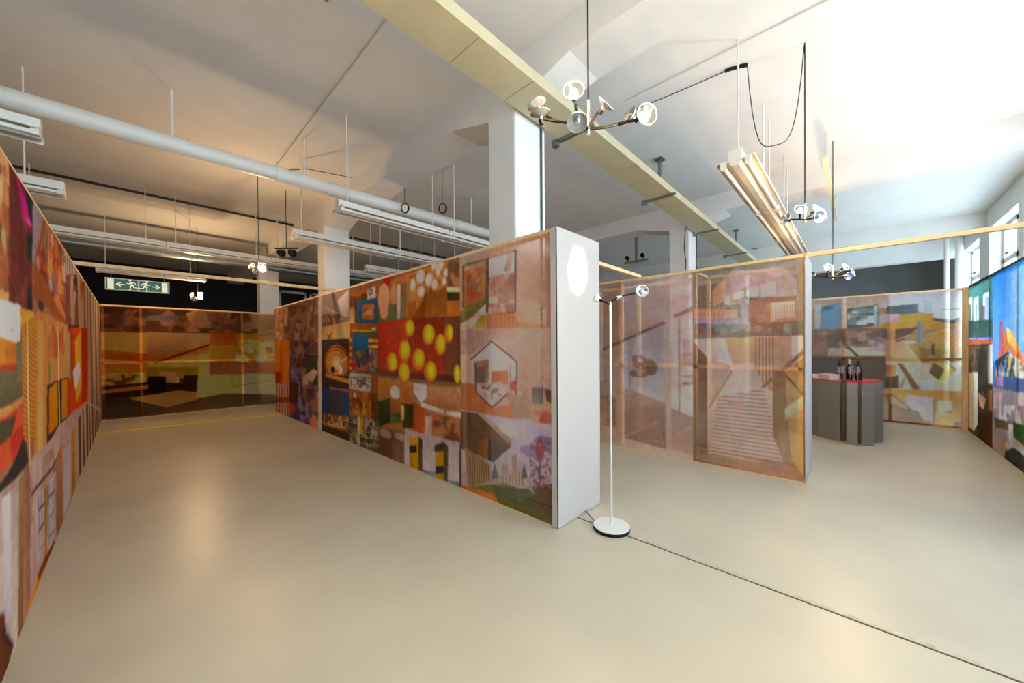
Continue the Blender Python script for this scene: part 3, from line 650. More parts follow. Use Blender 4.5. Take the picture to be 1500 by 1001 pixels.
('b',71,50,0.1,[(210,225,230),(60,65,70),(110,100,85),(205,220,190),(120,140,150)],[(0.15,2.25),(-0.26,2.21),(-0.26,1.89),(0.15,1.91)]),
('p',(165,185,195),[(-0.23,2.27),(-0.27,2.27),(-0.27,1.86),(-0.23,1.87)]),
('p',(192,192,208),[(-0.41,2.48),(-1.44,2.47),(-1.44,1.88),(-0.81,2.12),(-0.32,2.23)]),
('p',(92,102,112),[(-0.41,2.24),(-0.81,2.26),(-0.81,2.08),(-0.41,2.08)]),
('s',(200,200,215),(150,155,175),5,90,[(-0.87,2.27),(-0.98,2.25),(-0.98,2.08),(-0.87,2.09)]),
('p',(202,148,62),[(-0.3,2.08),(-0.98,2.08),(-1.27,1.89),(-1.27,1.77),(-0.3,1.78)]),
('p',(205,175,190),[(-0.32,2.1),(-0.57,2.08),(-0.56,1.93),(-0.32,1.92)]),
('p',(224,232,238),[(-0.98,2.12),(-1.34,2.12),(-1.3,1.96),(-1.21,1.94),(-1.0,1.99)]),
('p',(60,76,88),[(-0.98,1.99),(-1.21,1.93),(-1.3,1.99),(-1.3,1.9),(-1.21,1.87),(-0.98,1.94)]),
('l',(120,100,120),(-1.1,2.12,-1.31,2.12,0.02)),
('p',(142,104,82),[(1.82,1.87),(-0.41,1.83),(-0.41,1.25),(1.82,1.22)]),
('b',72,90,0.14,[(120,85,60),(165,125,100),(95,80,60),(180,150,130),(150,80,60)],[(0.68,1.82),(-0.41,1.78),(-0.41,1.36),(0.69,1.36)]),
('p',(202,178,158),[(0.46,1.44),(-0.41,1.46),(-0.41,1.28),(0.46,1.27)]),
('l',(50,40,36),(0.19,1.51,0.01,1.29,0.04)),
('l',(110,90,50),(0.27,1.72,0.15,1.44,0.06)),
('p',(96,72,52),[(1.82,1.26),(-0.39,1.28),(-0.39,-0.01),(1.83,-0.32)]),
('b',73,30,0.08,[(190,160,150),(120,90,90),(200,180,170)],[(-0.13,1.63),(-0.39,1.62),(-0.39,1.37),(-0.13,1.37)]),
('p',(216,188,168),[(-0.39,1.57),(-0.77,1.56),(-0.85,1.18),(-1.44,1.2),(-1.45,0.65),(-0.39,0.63)]),
('p',(220,165,120),[(-0.39,1.57),(-0.59,1.62),(-0.81,1.18),(-0.39,1.17)]),
('p',(112,76,62),[(-0.52,1.8),(-0.83,1.83),(-0.61,1.58),(-0.52,1.55)]),
('l',(190,150,120),(-0.46,1.56,-0.93,1.78,0.02)),
('l',(150,105,80),(-0.72,1.69,-1.24,1.81,0.03)),
('p',(120,145,150),[(-0.8,1.92),(-0.86,1.91),(-0.86,1.52),(-0.8,1.52)]),
('p',(225,200,190),[(-0.85,1.56),(-0.95,1.65),(-0.93,1.58),(-0.87,1.51)]),
('p',(178,138,72),[(-0.66,1.51),(-0.85,1.54),(-1.03,1.76),(-1.18,1.8),(-1.35,1.4),(-1.34,1.19),(-0.85,1.16)]),
('p',(226,148,76),[(-1.05,1.67),(-1.19,1.77),(-1.35,1.41),(-1.27,1.39)]),
('s',(226,148,76),(190,110,50),6,60,[(-1.05,1.67),(-1.19,1.77),(-1.35,1.41),(-1.27,1.39)]),
('p',(150,115,60),[(-0.81,1.46),(-1.25,1.36),(-1.25,1.26),(-0.85,1.18)]),
('e',(60,55,60),(-0.99,1.41,0.02,0.12)),
('p',(216,188,172),[(-0.85,1.16),(-1.44,1.17),(-1.45,0.65),(-0.8,0.64)]),
('p',(185,190,205),[(-0.81,0.8),(-1.0,0.88),(-1.0,0.64),(-0.81,0.64)]),
('p',(132,88,42),[(-0.54,1.15),(-0.61,1.14),(-0.84,0.67),(-0.75,0.66)]),
('p',(225,190,185),[(-0.56,0.98),(-0.61,0.95),(-0.58,0.71),(-0.55,0.71)]),
('p',(225,195,185),[(-0.63,0.84),(-0.69,0.8),(-0.69,0.67),(-0.59,0.66)]),
('p',(150,80,45),[(-0.58,0.69),(-0.65,0.95),(-0.61,0.66)]),
('p',(224,184,92),[(-0.97,1.19),(-1.13,1.2),(-1.26,1.04),(-1.12,0.82),(-1.02,0.85),(-0.94,1.0)]),
('p',(104,84,52),[(-0.99,1.18),(-1.13,1.05),(-1.06,0.84),(-0.94,0.99)]),
('l',(70,50,30),(-1.13,1.2,-1.26,1.04,0.02)),
('p',(206,146,62),[(-0.32,0.64),(-1.45,0.68),(-1.45,0.46),(-0.32,0.46)]),
('p',(92,84,50),[(-0.32,0.91),(-0.56,0.92),(-0.56,0.67),(-0.32,0.65)]),
('p',(190,130,90),[(-0.39,1.11),(-0.52,1.11),(-0.52,0.89),(-0.39,0.88)]),
('p',(132,82,42),[(-0.34,0.56),(-0.5,0.55),(-0.92,0.01),(-0.34,0.01)]),
('s',(132,82,42),(205,170,140),8,90,[(-0.44,0.52),(-0.59,0.47),(-0.68,0.28),(-0.44,0.36)]),
('l',(60,40,30),(-0.52,0.5,-0.85,0.15,0.02)),
('p',(178,164,170),[(-0.66,0.56),(-1.0,0.52),(-1.0,0.04),(-0.82,0.12),(-0.66,0.38)]),
('s',(140,85,40),(100,60,30),6,0,[(-0.68,0.28),(-0.81,0.26),(-0.9,0.03),(-0.64,0.07)]),
('p',(202,152,76),[(-1.0,0.52),(-1.45,0.51),(-1.45,-0.04),(-1.0,0.02)]),
('p',(232,208,174),[(-1.05,0.47),(-1.22,0.49),(-1.22,0.23),(-1.05,0.21)]),
('p',(190,130,60),[(-1.05,0.22),(-1.23,0.25),(-1.23,0.21),(-1.05,0.19)]),
('b',74,6,0.06,[(80,60,50),(160,130,110)],[(-1.13,0.31),(-1.21,0.32),(-1.21,0.26),(-1.13,0.25)]),
('p',(90,60,50),[(-1.0,0.52),(-1.02,0.52),(-1.02,0.05),(-1.0,0.04)]),
('p',(120,70,45),[(-0.32,0.08),(-0.94,0.09),(-0.94,-0.0),(-0.32,-0.02)]),
('p',(206,112,52),[(-0.32,0.0),(-1.45,-0.0),(-1.45,-0.08),(-0.32,-0.06)]),
('p',(110,80,90),[(-1.23,0.12),(-1.37,0.14),(-1.37,0.0),(-1.23,-0.02)]),
],
'RW':[
('p',(40,120,200),[(10.83,4.78),(3.5,2.24),(3.48,0.32),(10.71,-3.58)]),
('p',(74,126,120),[(10.26,2.48),(8.44,2.51),(8.43,1.49),(10.24,1.49)]),
('p',(232,236,246),[(10.09,2.28),(9.72,2.29),(9.71,1.86),(10.08,1.87)]),
('p',(232,236,246),[(9.57,2.24),(9.27,2.26),(9.26,1.85),(9.56,1.86)]),
('p',(232,236,246),[(8.98,2.25),(8.66,2.26),(8.66,1.88),(8.98,1.9)]),
('p',(110,130,110),[(9.98,2.19),(9.77,2.17),(9.76,1.89),(9.97,1.9)]),
('p',(120,110,100),[(9.47,2.15),(9.38,2.14),(9.38,1.88),(9.47,1.88)]),
('p',(120,100,90),[(9.11,2.1),(8.86,2.08),(8.86,1.85),(9.11,1.86)]),
('p',(160,170,235),[(8.86,2.22),(8.66,2.2),(8.66,1.86),(8.86,1.87)]),
('p',(60,84,76),[(10.25,1.91),(8.44,1.85),(8.43,1.56),(10.24,1.58)]),
('p',(190,90,60),[(10.24,1.58),(8.43,1.56),(8.43,1.48),(10.24,1.48)]),
('l',(140,150,235),(10.13,1.59,8.51,1.58,0.02)),
('p',(80,58,40),[(10.24,1.48),(8.43,1.51),(8.41,-0.04),(10.22,-0.05)]),
('b',81,40,0.2,[(60,60,50),(90,65,45),(110,80,55),(50,45,40)],[(9.91,1.46),(8.58,1.46),(8.57,0.65),(9.9,0.5)]),
('p',(222,218,214),[(8.65,1.49),(8.43,1.49),(8.42,0.94),(8.65,0.92)]),
('p',(206,166,122),[(9.96,1.0),(9.55,1.04),(9.54,0.07),(9.95,0.07)]),
('p',(230,220,205),[(9.55,1.04),(9.32,1.05),(9.31,0.22),(9.54,0.09)]),
('p',(205,150,120),[(9.27,0.73),(8.8,0.68),(8.92,0.51),(9.18,0.53)]),
('p',(160,110,60),[(8.64,0.84),(8.46,0.84),(8.45,0.43),(8.64,0.47)]),
('p',(84,50,26),[(9.31,0.37),(8.38,0.56),(8.37,-0.04),(9.3,-0.03)]),
('g',(14,118,214),(112,170,236),[(8.45,2.7),(5.96,2.53),(5.94,1.33),(8.43,1.25)]),
('l',(20,80,150),(7.86,2.51,7.85,1.71,0.01)),
('p',(120,175,235),[(7.61,2.39),(5.96,2.46),(5.94,1.52),(7.6,1.53)]),
('p',(226,120,58),[(8.35,0.96),(8.02,1.54),(7.84,1.66),(7.55,1.67),(7.08,1.31),(5.93,0.89),(5.93,0.64),(7.08,1.18),(7.66,1.43),(8.08,1.17)]),
('p',(246,184,84),[(7.78,1.71),(7.6,1.67),(7.21,1.44),(7.3,1.39),(7.72,1.53)]),
('p',(190,110,130),[(8.06,1.81),(7.93,1.81),(7.89,1.36),(8.15,1.35)]),
('p',(50,62,56),[(8.29,1.27),(7.71,1.4),(7.08,1.15),(5.93,0.77),(5.93,0.52),(7.08,1.12),(8.15,1.05)]),
('b',82,90,0.1,[(230,235,225),(60,80,60),(120,140,200),(40,50,60),(240,200,120)],[(8.15,1.26),(7.6,1.38),(6.26,1.12),(6.26,0.98),(8.15,1.05)]),
('p',(76,96,142),[(8.35,1.06),(5.94,1.14),(5.93,0.83),(8.35,0.87)]),
('p',(170,130,180),[(8.25,1.05),(7.92,1.07),(7.92,0.94),(8.25,0.92)]),
('p',(180,156,150),[(8.42,0.89),(5.93,0.95),(5.92,-0.24),(8.41,-0.03)]),
('b',83,60,0.25,[(205,185,175),(160,130,130),(190,150,140),(150,140,150)],[(8.35,0.82),(7.08,0.94),(7.07,0.63),(8.34,0.44)]),
('b',84,30,0.14,[(225,215,210),(140,120,130)],[(8.38,0.63),(7.08,0.79),(7.07,0.55),(8.38,0.34)]),
('p',(62,92,50),[(7.48,0.54),(5.93,0.64),(5.92,0.14),(7.07,0.32),(7.47,0.36)]),
('p',(100,90,60),[(8.35,0.47),(7.48,0.53),(7.48,0.42),(8.27,0.34)]),
('p',(205,195,190),[(7.67,0.48),(7.48,0.51),(7.47,0.27),(7.67,0.28)]),
('p',(165,130,125),[(8.34,0.34),(7.73,0.35),(7.72,0.01),(8.34,0.03)]),
('p',(190,180,175),[(7.7,0.23),(7.07,0.28),(5.92,-0.11),(7.69,-0.12)]),
('p',(60,62,60),[(7.82,0.1),(7.45,0.24),(7.07,0.21),(5.92,-0.18),(5.92,-0.36),(7.82,-0.01)]),
('p',(230,160,90),[(7.79,0.23),(7.67,0.25),(7.67,0.18),(7.79,0.16)]),
],
}
def inpoly(S, Z, pts):
    r = np.zeros(S.shape, bool); n = len(pts)
    for i in range(n):
        x0, y0 = pts[i]; x1, y1 = pts[(i + 1) % n]
        if y0 == y1: continue
        r ^= ((y0 > Z) != (y1 > Z)) & (S < (x1 - x0) * (Z - y0) / (y1 - y0) + x0)
    return r
def paint(ops, S, Z, seed=1, blur=2):
    C = np.ones(S.shape + (3,)) * .4
    for o in ops:
        k = o[0]
        if k == 'p':
            w = inpoly(S, Z, o[2])
            if w.any():                                                     # each picture area has its own soft tonal run
                q_ = random.Random(str(o[2])); an = q_.uniform(0, 6.28); d = S[w] * math.cos(an) + Z[w] * math.sin(an); d = (d - d.mean()) / (np.ptp(d) + 1e-6)
                C[w] = np.array(srgb(o[1])) * np.exp(q_.uniform(.25, .7) * d)[:, None]
        elif k == 'g':
            w = inpoly(S, Z, o[3]); zs = [p[1] for p in o[3]]; t = np.clip((Z[w] - min(zs)) / max(1e-3, max(zs) - min(zs)), 0, 1)[:, None]
            C[w] = np.array(srgb(o[1])) * t + np.array(srgb(o[2])) * (1 - t)
        elif k == 'e':
            s, z, a, b = o[2]; C[((S - s) / max(a, .004)) ** 2 + ((Z - z) / max(b, .004)) ** 2 < 1] = srgb(o[1])
        elif k == 'l':
            a, b, c, d, w = o[2]; dx, dz = c - a, d - b; L2 = dx * dx + dz * dz + 1e-9
            t = np.clip(((S - a) * dx + (Z - b) * dz) / L2, 0, 1); C[(S - a - t * dx) ** 2 + (Z - b - t * dz) ** 2 < (w / 2) ** 2] = srgb(o[1])
        elif k == 's':
            w = inpoly(S, Z, o[5]); an = math.radians(o[4]); q = S * math.sin(an) + Z * math.cos(an)
            if w.any():
                lo, hi = q[w].min(), q[w].max(); ph = ((q[w] - lo) / max(1e-4, hi - lo) * o[3]) % 1.0; t = (1 / (1 + np.exp(-(np.abs(ph - .5) - .25) * 24)))[:, None]
                C[w] = np.array(srgb(o[1])) * t + np.array(srgb(o[2])) * (1 - t)
        elif k == 'b':
            rnd = random.Random(o[1]); ss = [p[0] for p in o[5]]; zs = [p[1] for p in o[5]]; w = inpoly(S, Z, o[5])
            for i in range(o[2]):
                s = rnd.uniform(min(ss), max(ss)); z = rnd.uniform(min(zs), max(zs)); a = o[3] * rnd.uniform(.4, 1.5); b = o[3] * rnd.uniform(.3, 1.3); c = srgb(rnd.choice(o[4])); sk = rnd.uniform(-.5, .5)
                if rnd.random() < .5: q = (np.abs(S - s + sk * (Z - z)) < a) & (np.abs(Z - z) < b)
                else: q = ((S - s) / a) ** 2 + ((Z - z + sk * (S - s)) / b) ** 2 < 1
                C[q & w] = C[q & w] * .25 + np.array(c) * .75
    rnd = random.Random(seed); N = np.zeros(S.shape)
    for i in range(10):
        f = rnd.uniform(2, 14); an = rnd.uniform(0, 6.28); N += np.sin((S * math.cos(an) + Z * math.sin(an)) * f + rnd.uniform(0, 6)) / 10
    C = C * (1 + .10 * N)[..., None]
    rs = np.random.RandomState(seed); z0, s0 = Z.min(), S.min()
    for cell, amp in ((.35, .05), (.12, .08), (.045, .11), (.02, .09)):          # mottled photographic detail
        gx, gz = int((S.max() - s0) / cell) + 3, int((Z.max() - z0) / cell) + 3; G = rs.uniform(-1, 1, (gz, gx, 1)) + .35 * rs.uniform(-1, 1, (gz, gx, 3))
        a, b = (S - s0) / cell, (Z - z0) / cell; ia, ib = a.astype(int), b.astype(int); fa, fb = (a - ia)[..., None], (b - ib)[..., None]
        fa, fb = fa * fa * (3 - 2 * fa), fb * fb * (3 - 2 * fb)
        C = C * np.exp(amp * ((G[ib, ia] * (1 - fa) + G[ib, ia + 1] * fa) * (1 - fb) + (G[ib + 1, ia] * (1 - fa) + G[ib + 1, ia + 1] * fa) * fb))
    for i in range(blur):
        Q = np.pad(C, ((1, 1), (1, 1), (0, 0)), 'edge'); C = (Q[1:-1, 1:-1] * 2 + Q[:-2, 1:-1] + Q[2:, 1:-1] + Q[1:-1, :-2] + Q[1:-1, 2:]) / 6
    return C
def cloth(name, key, axis, pos, s0, s1, nx, nz, m, parent, gain, z0=.015, z1=H - .03, ratio=1.0, seed=1, slack=.0, contrast=1.0):
    """axis 'x': a cloth on the plane x = pos running along y; 'y': on y = pos running along x. ratio > 1 packs columns near s0."""
    t = np.linspace(0, 1, nx); g = s0 + (s1 - s0) * ((ratio ** t - 1) / (ratio - 1) if abs(ratio - 1) > 1e-6 else t)
    zz = np.linspace(z0, z1, nz); S, Z = np.meshgrid(g, zz)
    C = np.clip(paint(PRINTS[key] if isinstance(key, str) else key, S, Z, seed) ** contrast * gain, 0, .92)
    off = slack * np.sin(S * 5.1 + seed) * np.sin((Z - z0) / (z1 - z0) * math.pi)
    V = np.stack([pos + off, S, Z] if axis == 'x' else [S, pos + off, Z], -1).reshape(-1, 3)
    i = np.arange(nx * nz).reshape(nz, nx); Fc = np.stack([i[:-1, :-1], i[:-1, 1:], i[1:, 1:], i[1:, :-1]], -1).reshape(-1, 4)
    me = bpy.data.meshes.new(name); me.vertices.add(len(V)); me.vertices.foreach_set('co', V.astype(np.float32).ravel())
    me.loops.add(Fc.size); me.loops.foreach_set('vertex_index', Fc.astype(np.int32).ravel())
    me.polygons.add(len(Fc)); me.polygons.foreach_set('loop_start', (np.arange(len(Fc)) * 4).astype(np.int32))
    me.polygons.foreach_set('loop_total', np.full(len(Fc), 4, np.int32)); me.update(calc_edges=True)
    at = me.color_attributes.new('print', 'FLOAT_COLOR', 'POINT'); A = np.ones((nx * nz, 4), np.float32); A[:, :3] = C.reshape(-1, 3); at.data.foreach_set('color', A.ravel())
    me.materials.append(m); o = bpy.data.objects.new(name, me); COL.objects.link(o)
    o.parent = parent; o.matrix_parent_inverse = Matrix.Translation(-Vector(parent.location)); return o
def collage(seed, s0, s1):
    r = random.Random(seed); ops = [('p', (170, 130, 105), [(s0, 0), (s1, 0), (s1, H), (s0, H)])]; s = s0
    pal = [(190, 120, 70), (120, 90, 70), (200, 165, 145), (90, 80, 75), (205, 150, 90), (110, 120, 130), (150, 70, 50), (215, 195, 180)]
    while s < s1:
        w = r.uniform(.7, 1.3); z = 0
        while z < H:
            h = r.uniform(.5, .95); c = r.choice(pal); ops.append(('g', c, r.choice(pal), [(s, z), (s + w, z), (s + w, z + h), (s, z + h)]))
            ops.append(('b', r.randint(0, 999), 12, .09, pal, [(s + .04, z + .04), (s + w - .04, z + .04), (s + w - .04, z + h - .04), (s + .04, z + h - .04)])); z += h
        s += w
    return ops

# ------------------------------------------------------------------ the hall
VX0, VX1, UY1 = -6.0, 17.0, 17.0
fl = struct(box('floor', (VX0, WU - .3, -.2), (VX1, UY1, 0), FLOORM))
ce = struct(box('ceiling', (VX0, WU - .3, ZC), (VX1, UY1, ZC + .2), CEIL))
struct(box('wall_left', (VX0 - .2, WU - .3, 0), (VX0, UY1, ZC), GREYW)); struct(box('wall_far', (VX1, WU - .3, 0), (VX1 + .2, UY1, ZC), GREYW))
struct(box('wall_back', (VX0, UY1, 0), (VX1, UY1 + .2, ZC), NAVY))
PITCH_V, CV = 4.91, 2.55
# window wall: two windows between each pair of piers, built as openings
bays = []
for k in range(-2, 4):
    c = CV + .23 + k * PITCH_V
    for a, b in ((c + .42, c + 2.32), (c + 2.59, c + 4.49)):
        if a > -3.6 and b < VX1 - .1: bays.append((a, b))
SILL, HEAD = .95, 3.86
mb = MB(); mb.box((VX0, WU - .3, 0), (VX1, WU, SILL)); mb.box((VX0, WU - .3, HEAD), (VX1, WU, ZC)); x = VX0
for a, b in bays: mb.box((x, WU - .3, SILL), (a, WU, HEAD)); x = b
mb.box((x, WU - .3, SILL), (VX1, WU, HEAD)); struct(mb.build('wall_right', COLM))
for i, (a, b) in enumerate(bays):
    w = bpy.data.objects.new('window_%d' % (i + 1), None); COL.objects.link(w); w.location = ((a + b) / 2, WU - .2, SILL); struct(w)
    y0, y1 = WU - .24, WU - .17; mid = (a + b) / 2; tr = 3.16
    f = MB()
    for q in ((a, a + .07), (b - .07, b), (mid - .05, mid + .05)): f.box((q[0], y0, SILL), (q[1], y1, HEAD))
    for q in ((SILL, SILL + .07), (HEAD - .07, HEAD), (tr - .05, tr + .05)): f.box((a, y0, q[0]), (b, y1, q[1]))
    f.build('window_frame', WHITEM, w)
    for xa, xb in ((a + .07, mid - .05), (mid + .05, b - .07)):
        xm = (xa + xb) / 2
        for za, zb in ((SILL + .07, tr - .05), (tr + .05, HEAD - .07)):
            box('pane', (xa, y0 + .03, za), (xb, y0 + .036, zb), GLASS, w)
            box('glazing_bar', (xm - .014, y0 + .015, za), (xm + .014, y1 - .01, zb), WHITEM, w)
        box('glazing_bar', (xa, y0 + .016, (SILL + tr) / 2 - .014), (xb, y1 - .011, (SILL + tr) / 2 + .014), WHITEM, w)
        box('window_handle', (xm + .05, y1, tr + .1), (xm + .2, y1 + .03, tr + .13), DARKM, w)
    box('window_sill', (a - .05, WU - .18, SILL - .03), (b + .05, WU + .08, SILL + .01), WHITEM, w)
    ld = bpy.data.lights.new('daylight_portal', 'AREA'); ld.shape = 'RECTANGLE'; ld.size = b - a; ld.size_y = HEAD - SILL; ld.cycles.is_portal = True
    lo = bpy.data.objects.new('window_right_daylight' if b > 10.2 else 'window_right_offscreen', ld); ld.name = lo.name; COL.objects.link(lo); lo.location = ((a + b) / 2, WU - .32, (SILL + HEAD) / 2); lo.rotation_euler = (math.radians(-90), 0, 0)
# columns and haunched beams
for j in range(-1, 3):
    x0 = CV + j * PITCH_V; x1 = x0 + .46
    for k in range(0, 3):
        y0 = 2.36 + k * 4.87; y1 = y0 + .38
        if j >= 0: struct(box('column', (x0, y0, 0), (x1, y1, ZC), COLM, bevel=.02))
    prof = [(WU, ZC)]
    zb, zh = 3.97, 3.80
    pts = [(WU, zb)]
    for k in range(0, 3):
        y0 = 2.36 + k * 4.87; pts += [(y0 - .62, zb), (y0, zh), (y0 + .38, zh), (y0 + 1.0, zb)]
    pts += [(UY1, zb)]
    struct(MB().sweep([(UY1, ZC + .001)] + pts[::-1] + [(WU, ZC + .001)], 'x', x0 + .005, x1 - .005).build('ceiling_beam', CEIL))
for x, y, lab in ((2.93, 2.348, 'grey conduit running down the first column beside the trunking'), (7.87, 2.348, 'grey conduit running down the column behind the sheer partition')):
    tag(MB().tube([(x, y, .5), (x, y, 3.74)], .011, 8).build('conduit', CABLE, smooth=True), lab, 'conduit')
# expansion joint and yellow tape on the floor
struct(box('trim_1', (2.70, WU, .0), (2.745, UY1, .002), mat('joint_strip', (192, 184, 166), .5, noise=.2, scale=20)))
struct(box('trim_2', (2.700, WU, .0), (2.710, UY1, .003), mat('joint_gap', (110, 94, 66), .8)))
tag(MB().prism([(-.41, 9.93), (2.42, 9.62), (2.42, 9.72), (-.41, 10.03)], .0, .003).build('floor_tape', mat('yellow_tape', (250, 214, 24), .5)), 'yellow marking tape stuck across the floor before the far cloth wall', 'tape')
# dark windows in the far back wall
for i, x in enumerate((4.2, 5.35, 6.5, 9.2, 10.35)):
    w = bpy.data.objects.new('window_%d' % (len(bays) + i + 1), None); COL.objects.link(w); w.location = (x, UY1, 1); struct(w)
    f = MB(); f.box((x, UY1 - .06, 1), (x + .09, UY1, 3.9)); f.box((x + .96, UY1 - .06, 1), (x + 1.05, UY1, 3.9))
    for z in (1, 2.9, 3.8): f.box((x, UY1 - .06, z), (x + 1.05, UY1, z + .1))
    f.build('window_frame', WHITEM, w); box('pane', (x + .09, UY1 - .03, 1.1), (x + .96, UY1 - .02, 3.8), DARKPANE, w)
# far end of the hall: a dropped grey bulkhead and pale service pipes beside the windows
struct(box('wall_bulkhead', (14.6, WU, 3.75), (14.9, 6, ZC), COLM))
for i, (yy, r) in enumerate(((-1.82, .07), (-1.62, .05))):
    o = MB().tube([(14.2, yy, 0), (14.2, yy, ZC)], r, 12).build('riser_pipe', WHITEM, smooth=True)
    tag(o, ('thick', 'thin')[i] + ' white vertical riser pipe beside the far windows', 'pipe')

# ------------------------------------------------------------------ partitions: pine frames with printed cloth
def frame(parent, axis, pos, s0, s1, posts, depth, w=.045, top=H, side=1, z0=0.0, mid_rail=False):
    """posts and rails lying just behind the cloth plane (towards +side)."""
    a, b = (pos + .004 * side, pos + depth * side); a, b = min(a, b), max(a, b)
    def bx(name, u0, u1, za, zb): return box(name, (a, u0, za) if axis == 'x' else (u0, a, za), (b, u1, zb) if axis == 'x' else (u1, b, zb), WOOD, parent)
    for s in posts: bx('post', s - w / 2, s + w / 2, z0 + .045, top - .045)
    if mid_rail: bx('mid_rail', s0 + .02, s1 - .02, 1.215, 1.26)
    bx('top_rail', s0, s1, top - .045, top); bx('bottom_rail', s0, s1, z0, z0 + .045)
F_DENSE, F_MID, F_SHEER = fabric('printed_cloth_dense', .97, .3), fabric('printed_cloth', .80, .4), fabric('printed_cloth_sheer', .52, .4, .35)
F_P2 = fabric('printed_cloth_thin', .46, .45, .3)
F_B = fabric('printed_cloth_brown', .48, .4, .5)
F_P1 = fabric('printed_cloth_end', .62, .4, .35)
F_L = fabric('printed_cloth_left', .985, .3)
# long partition in the middle
p1 = empty('cloth_partition', (2.75, 6, 0), 'long partition of colourful printed pictures with a white end, floor lamp beside it', 'partition')
frame(p1, 'x', 2.423, 1.80, 10.12, (1.83, 3.05, 4.9, 5.89, 7.11, 8.6, 10.09), .06)
frame(p1, 'x', 3.083, 1.80, 10.12, (1.83, 3.05, 4.9, 5.89, 7.11, 8.6, 10.09), .06, side=-1)
cloth('printed_cloth', 'P1A', 'x', 2.421, 1.84, 3.05, 240, 330, F_P1, p1, 1.6, ratio=1.6, seed=3)
cloth('printed_cloth', 'P1B', 'x', 2.419, 3.05, 10.12, 470, 280, F_DENSE, p1, 1.25, ratio=3.3, seed=4)
cloth('back_cloth', collage(5, 1.8, 10.12), 'x', 3.085, 1.80, 10.12, 160, 60, F_MID, p1, 1.0, seed=5)
e = MB()                                                                # white end cover, wrapping round both edges
e.box((2.412, 1.783, .01), (3.094, 1.790, H)); e.box((2.412, 1.783, .01), (2.418, 1.845, H - .005)); e.box((3.088, 1.783, .01), (3.094, 1.83, H - .005))
P(e.build('end_cover', WHITEC, p1), label='plain white cloth end')
for s in (3.5, 5.89, 8.6): box('cross_tie', (2.49, s, H - .04), (3.02, s + .04, H - .002), WOOD, p1)
# sheer partition behind it
p2 = empty('cloth_partition', (5.35, 3, 0), 'sheer pinkish partition printed with a stairway and a plant, timber frame showing through', 'partition')
frame(p2, 'x', 5.029, .42, 7.0, (.45, 1.53, 2.55, 3.9, 5.2, 6.97), .06, mid_rail=True); frame(p2, 'x', 5.688, .42, 7.0, (.45, 1.53, 2.55, 3.9, 5.2, 6.97), .06, side=-1)
cloth('printed_cloth', 'P2A', 'x', 5.027, .425, 1.548, 240, 300, F_P2, p2, np.array((1.5, 1.72, 1.9)), ratio=1.5, seed=6)
cloth('printed_cloth', 'P2B', 'x', 5.027, 1.548, 7.0, 260, 240, F_P2, p2, np.array((1.5, 1.72, 1.9)), ratio=4, seed=7)
cloth('back_cloth', collage(9, .42, 7.0), 'x', 5.690, .42, 7.0, 120, 50, fabric('printed_cloth_rear', .3, .4, .2), p2, 2.5, seed=8)
e = MB(); e.box((5.02, .407, .01), (5.697, .413, H)); e.box((5.691, .407, .01), (5.697, .45, H - .005)); P(e.build('end_cover', WHITEC, p2), label='plain white cloth end')
for s in (1.53, 3.9, 5.2): box('cross_tie', (5.1, s, H - .04), (5.62, s + .04, H - .002), WOOD, p2)
# left wall of cloth
pl = empty('cloth_wall', (-.5, 6, 0), 'cloth wall printed with louvres, red stairs and a mauve facade along the corridor', 'partition')
frame(pl, 'x', -.41, .8, 11.64, (.83, 2.2, 3.6, 5.0, 6.54, 8.2, 9.8, 11.6), .06, side=-1)
cloth('printed_cloth', 'L', 'x', -.408, .8, 11.64, 430, 330, F_L, pl, 1.5, ratio=6, seed=11, slack=.008)
# far end of the corridor
pb = empty('cloth_wall', (1.6, 11.7, 0), 'sheer brown office picture on cloth closing the end of the corridor', 'partition')
frame(pb, 'y', 11.64, -.41, 3.7, (-.37, .2, 2.05, 3.66), .06, mid_rail=True); cloth('printed_cloth', 'B', 'y', 11.638, -.41, 3.7, 330, 210, F_B, pb, np.array((4.6, 3.5, 2.5)), seed=12, contrast=1.35)
# far right end
pr = empty('cloth_wall', (10.1, .5, 0), 'sheer cloth picture of a timber loft and golden box behind the drinks counter', 'partition')
frame(pr, 'x', 10.076, -1.38, 2.6, (-.45, .2, 1.2, 2.55), .06, mid_rail=True); cloth('printed_cloth', 'BR', 'x', 10.074, -1.32, 2.6, 320, 220, F_SHEER, pr, np.array((1.7, 1.65, 1.6)), seed=13)
box('corner_post', (10.0, -1.385, 0), (10.07, -1.32, H), WOOD, pr)
# right wall of cloth
pw = empty('cloth_wall', (7.2, -1.45, 0), 'cloth wall with bright blue night sky and orange lights below the windows', 'partition')
frame(pw, 'y', -1.385, 4.6, 10.0, (4.63, 6.0, 7.3, 8.6, 9.97), .05, side=-1); cloth('printed_cloth', 'RW', 'y', -1.383, 4.6, 9.99, 380, 230, F_DENSE, pw, 1.2, seed=14, z1=H - .012)
box('dark_edging', (4.6, -1.387, H - .012), (9.99, -1.380, H + .012), BLACK, pw)
# bracing battens lying on the partition tops
def batten(a, b, label):
    d = (Vector(b) - Vector(a)).normalized(); t = MB(); 
    if abs(d.x) > abs(d.y): t.box((a[0], a[1] - .028, a[2]), (b[0], a[1] + .028, a[2] + .045))
    else: t.box((a[0] - .028, a[1], a[2]), (a[0] + .028, b[1], a[2] + .045))
    tag(t.build('timber_batten', WOOD, bevel=.003), label, 'batten', 'bracing battens')
batten((-.47, 6.54, H), (2.5, 6.54, H), 'pine batten bracing the corridor walls above the exit sign')
batten((3.05, 2.29, H), (5.1, 2.29, H), 'short pine batten bridging the white ended partition and the sheer one')
batten((5.26, WU, H), (5.26, .6, H), 'long pine batten from the sheer partition to the window wall')

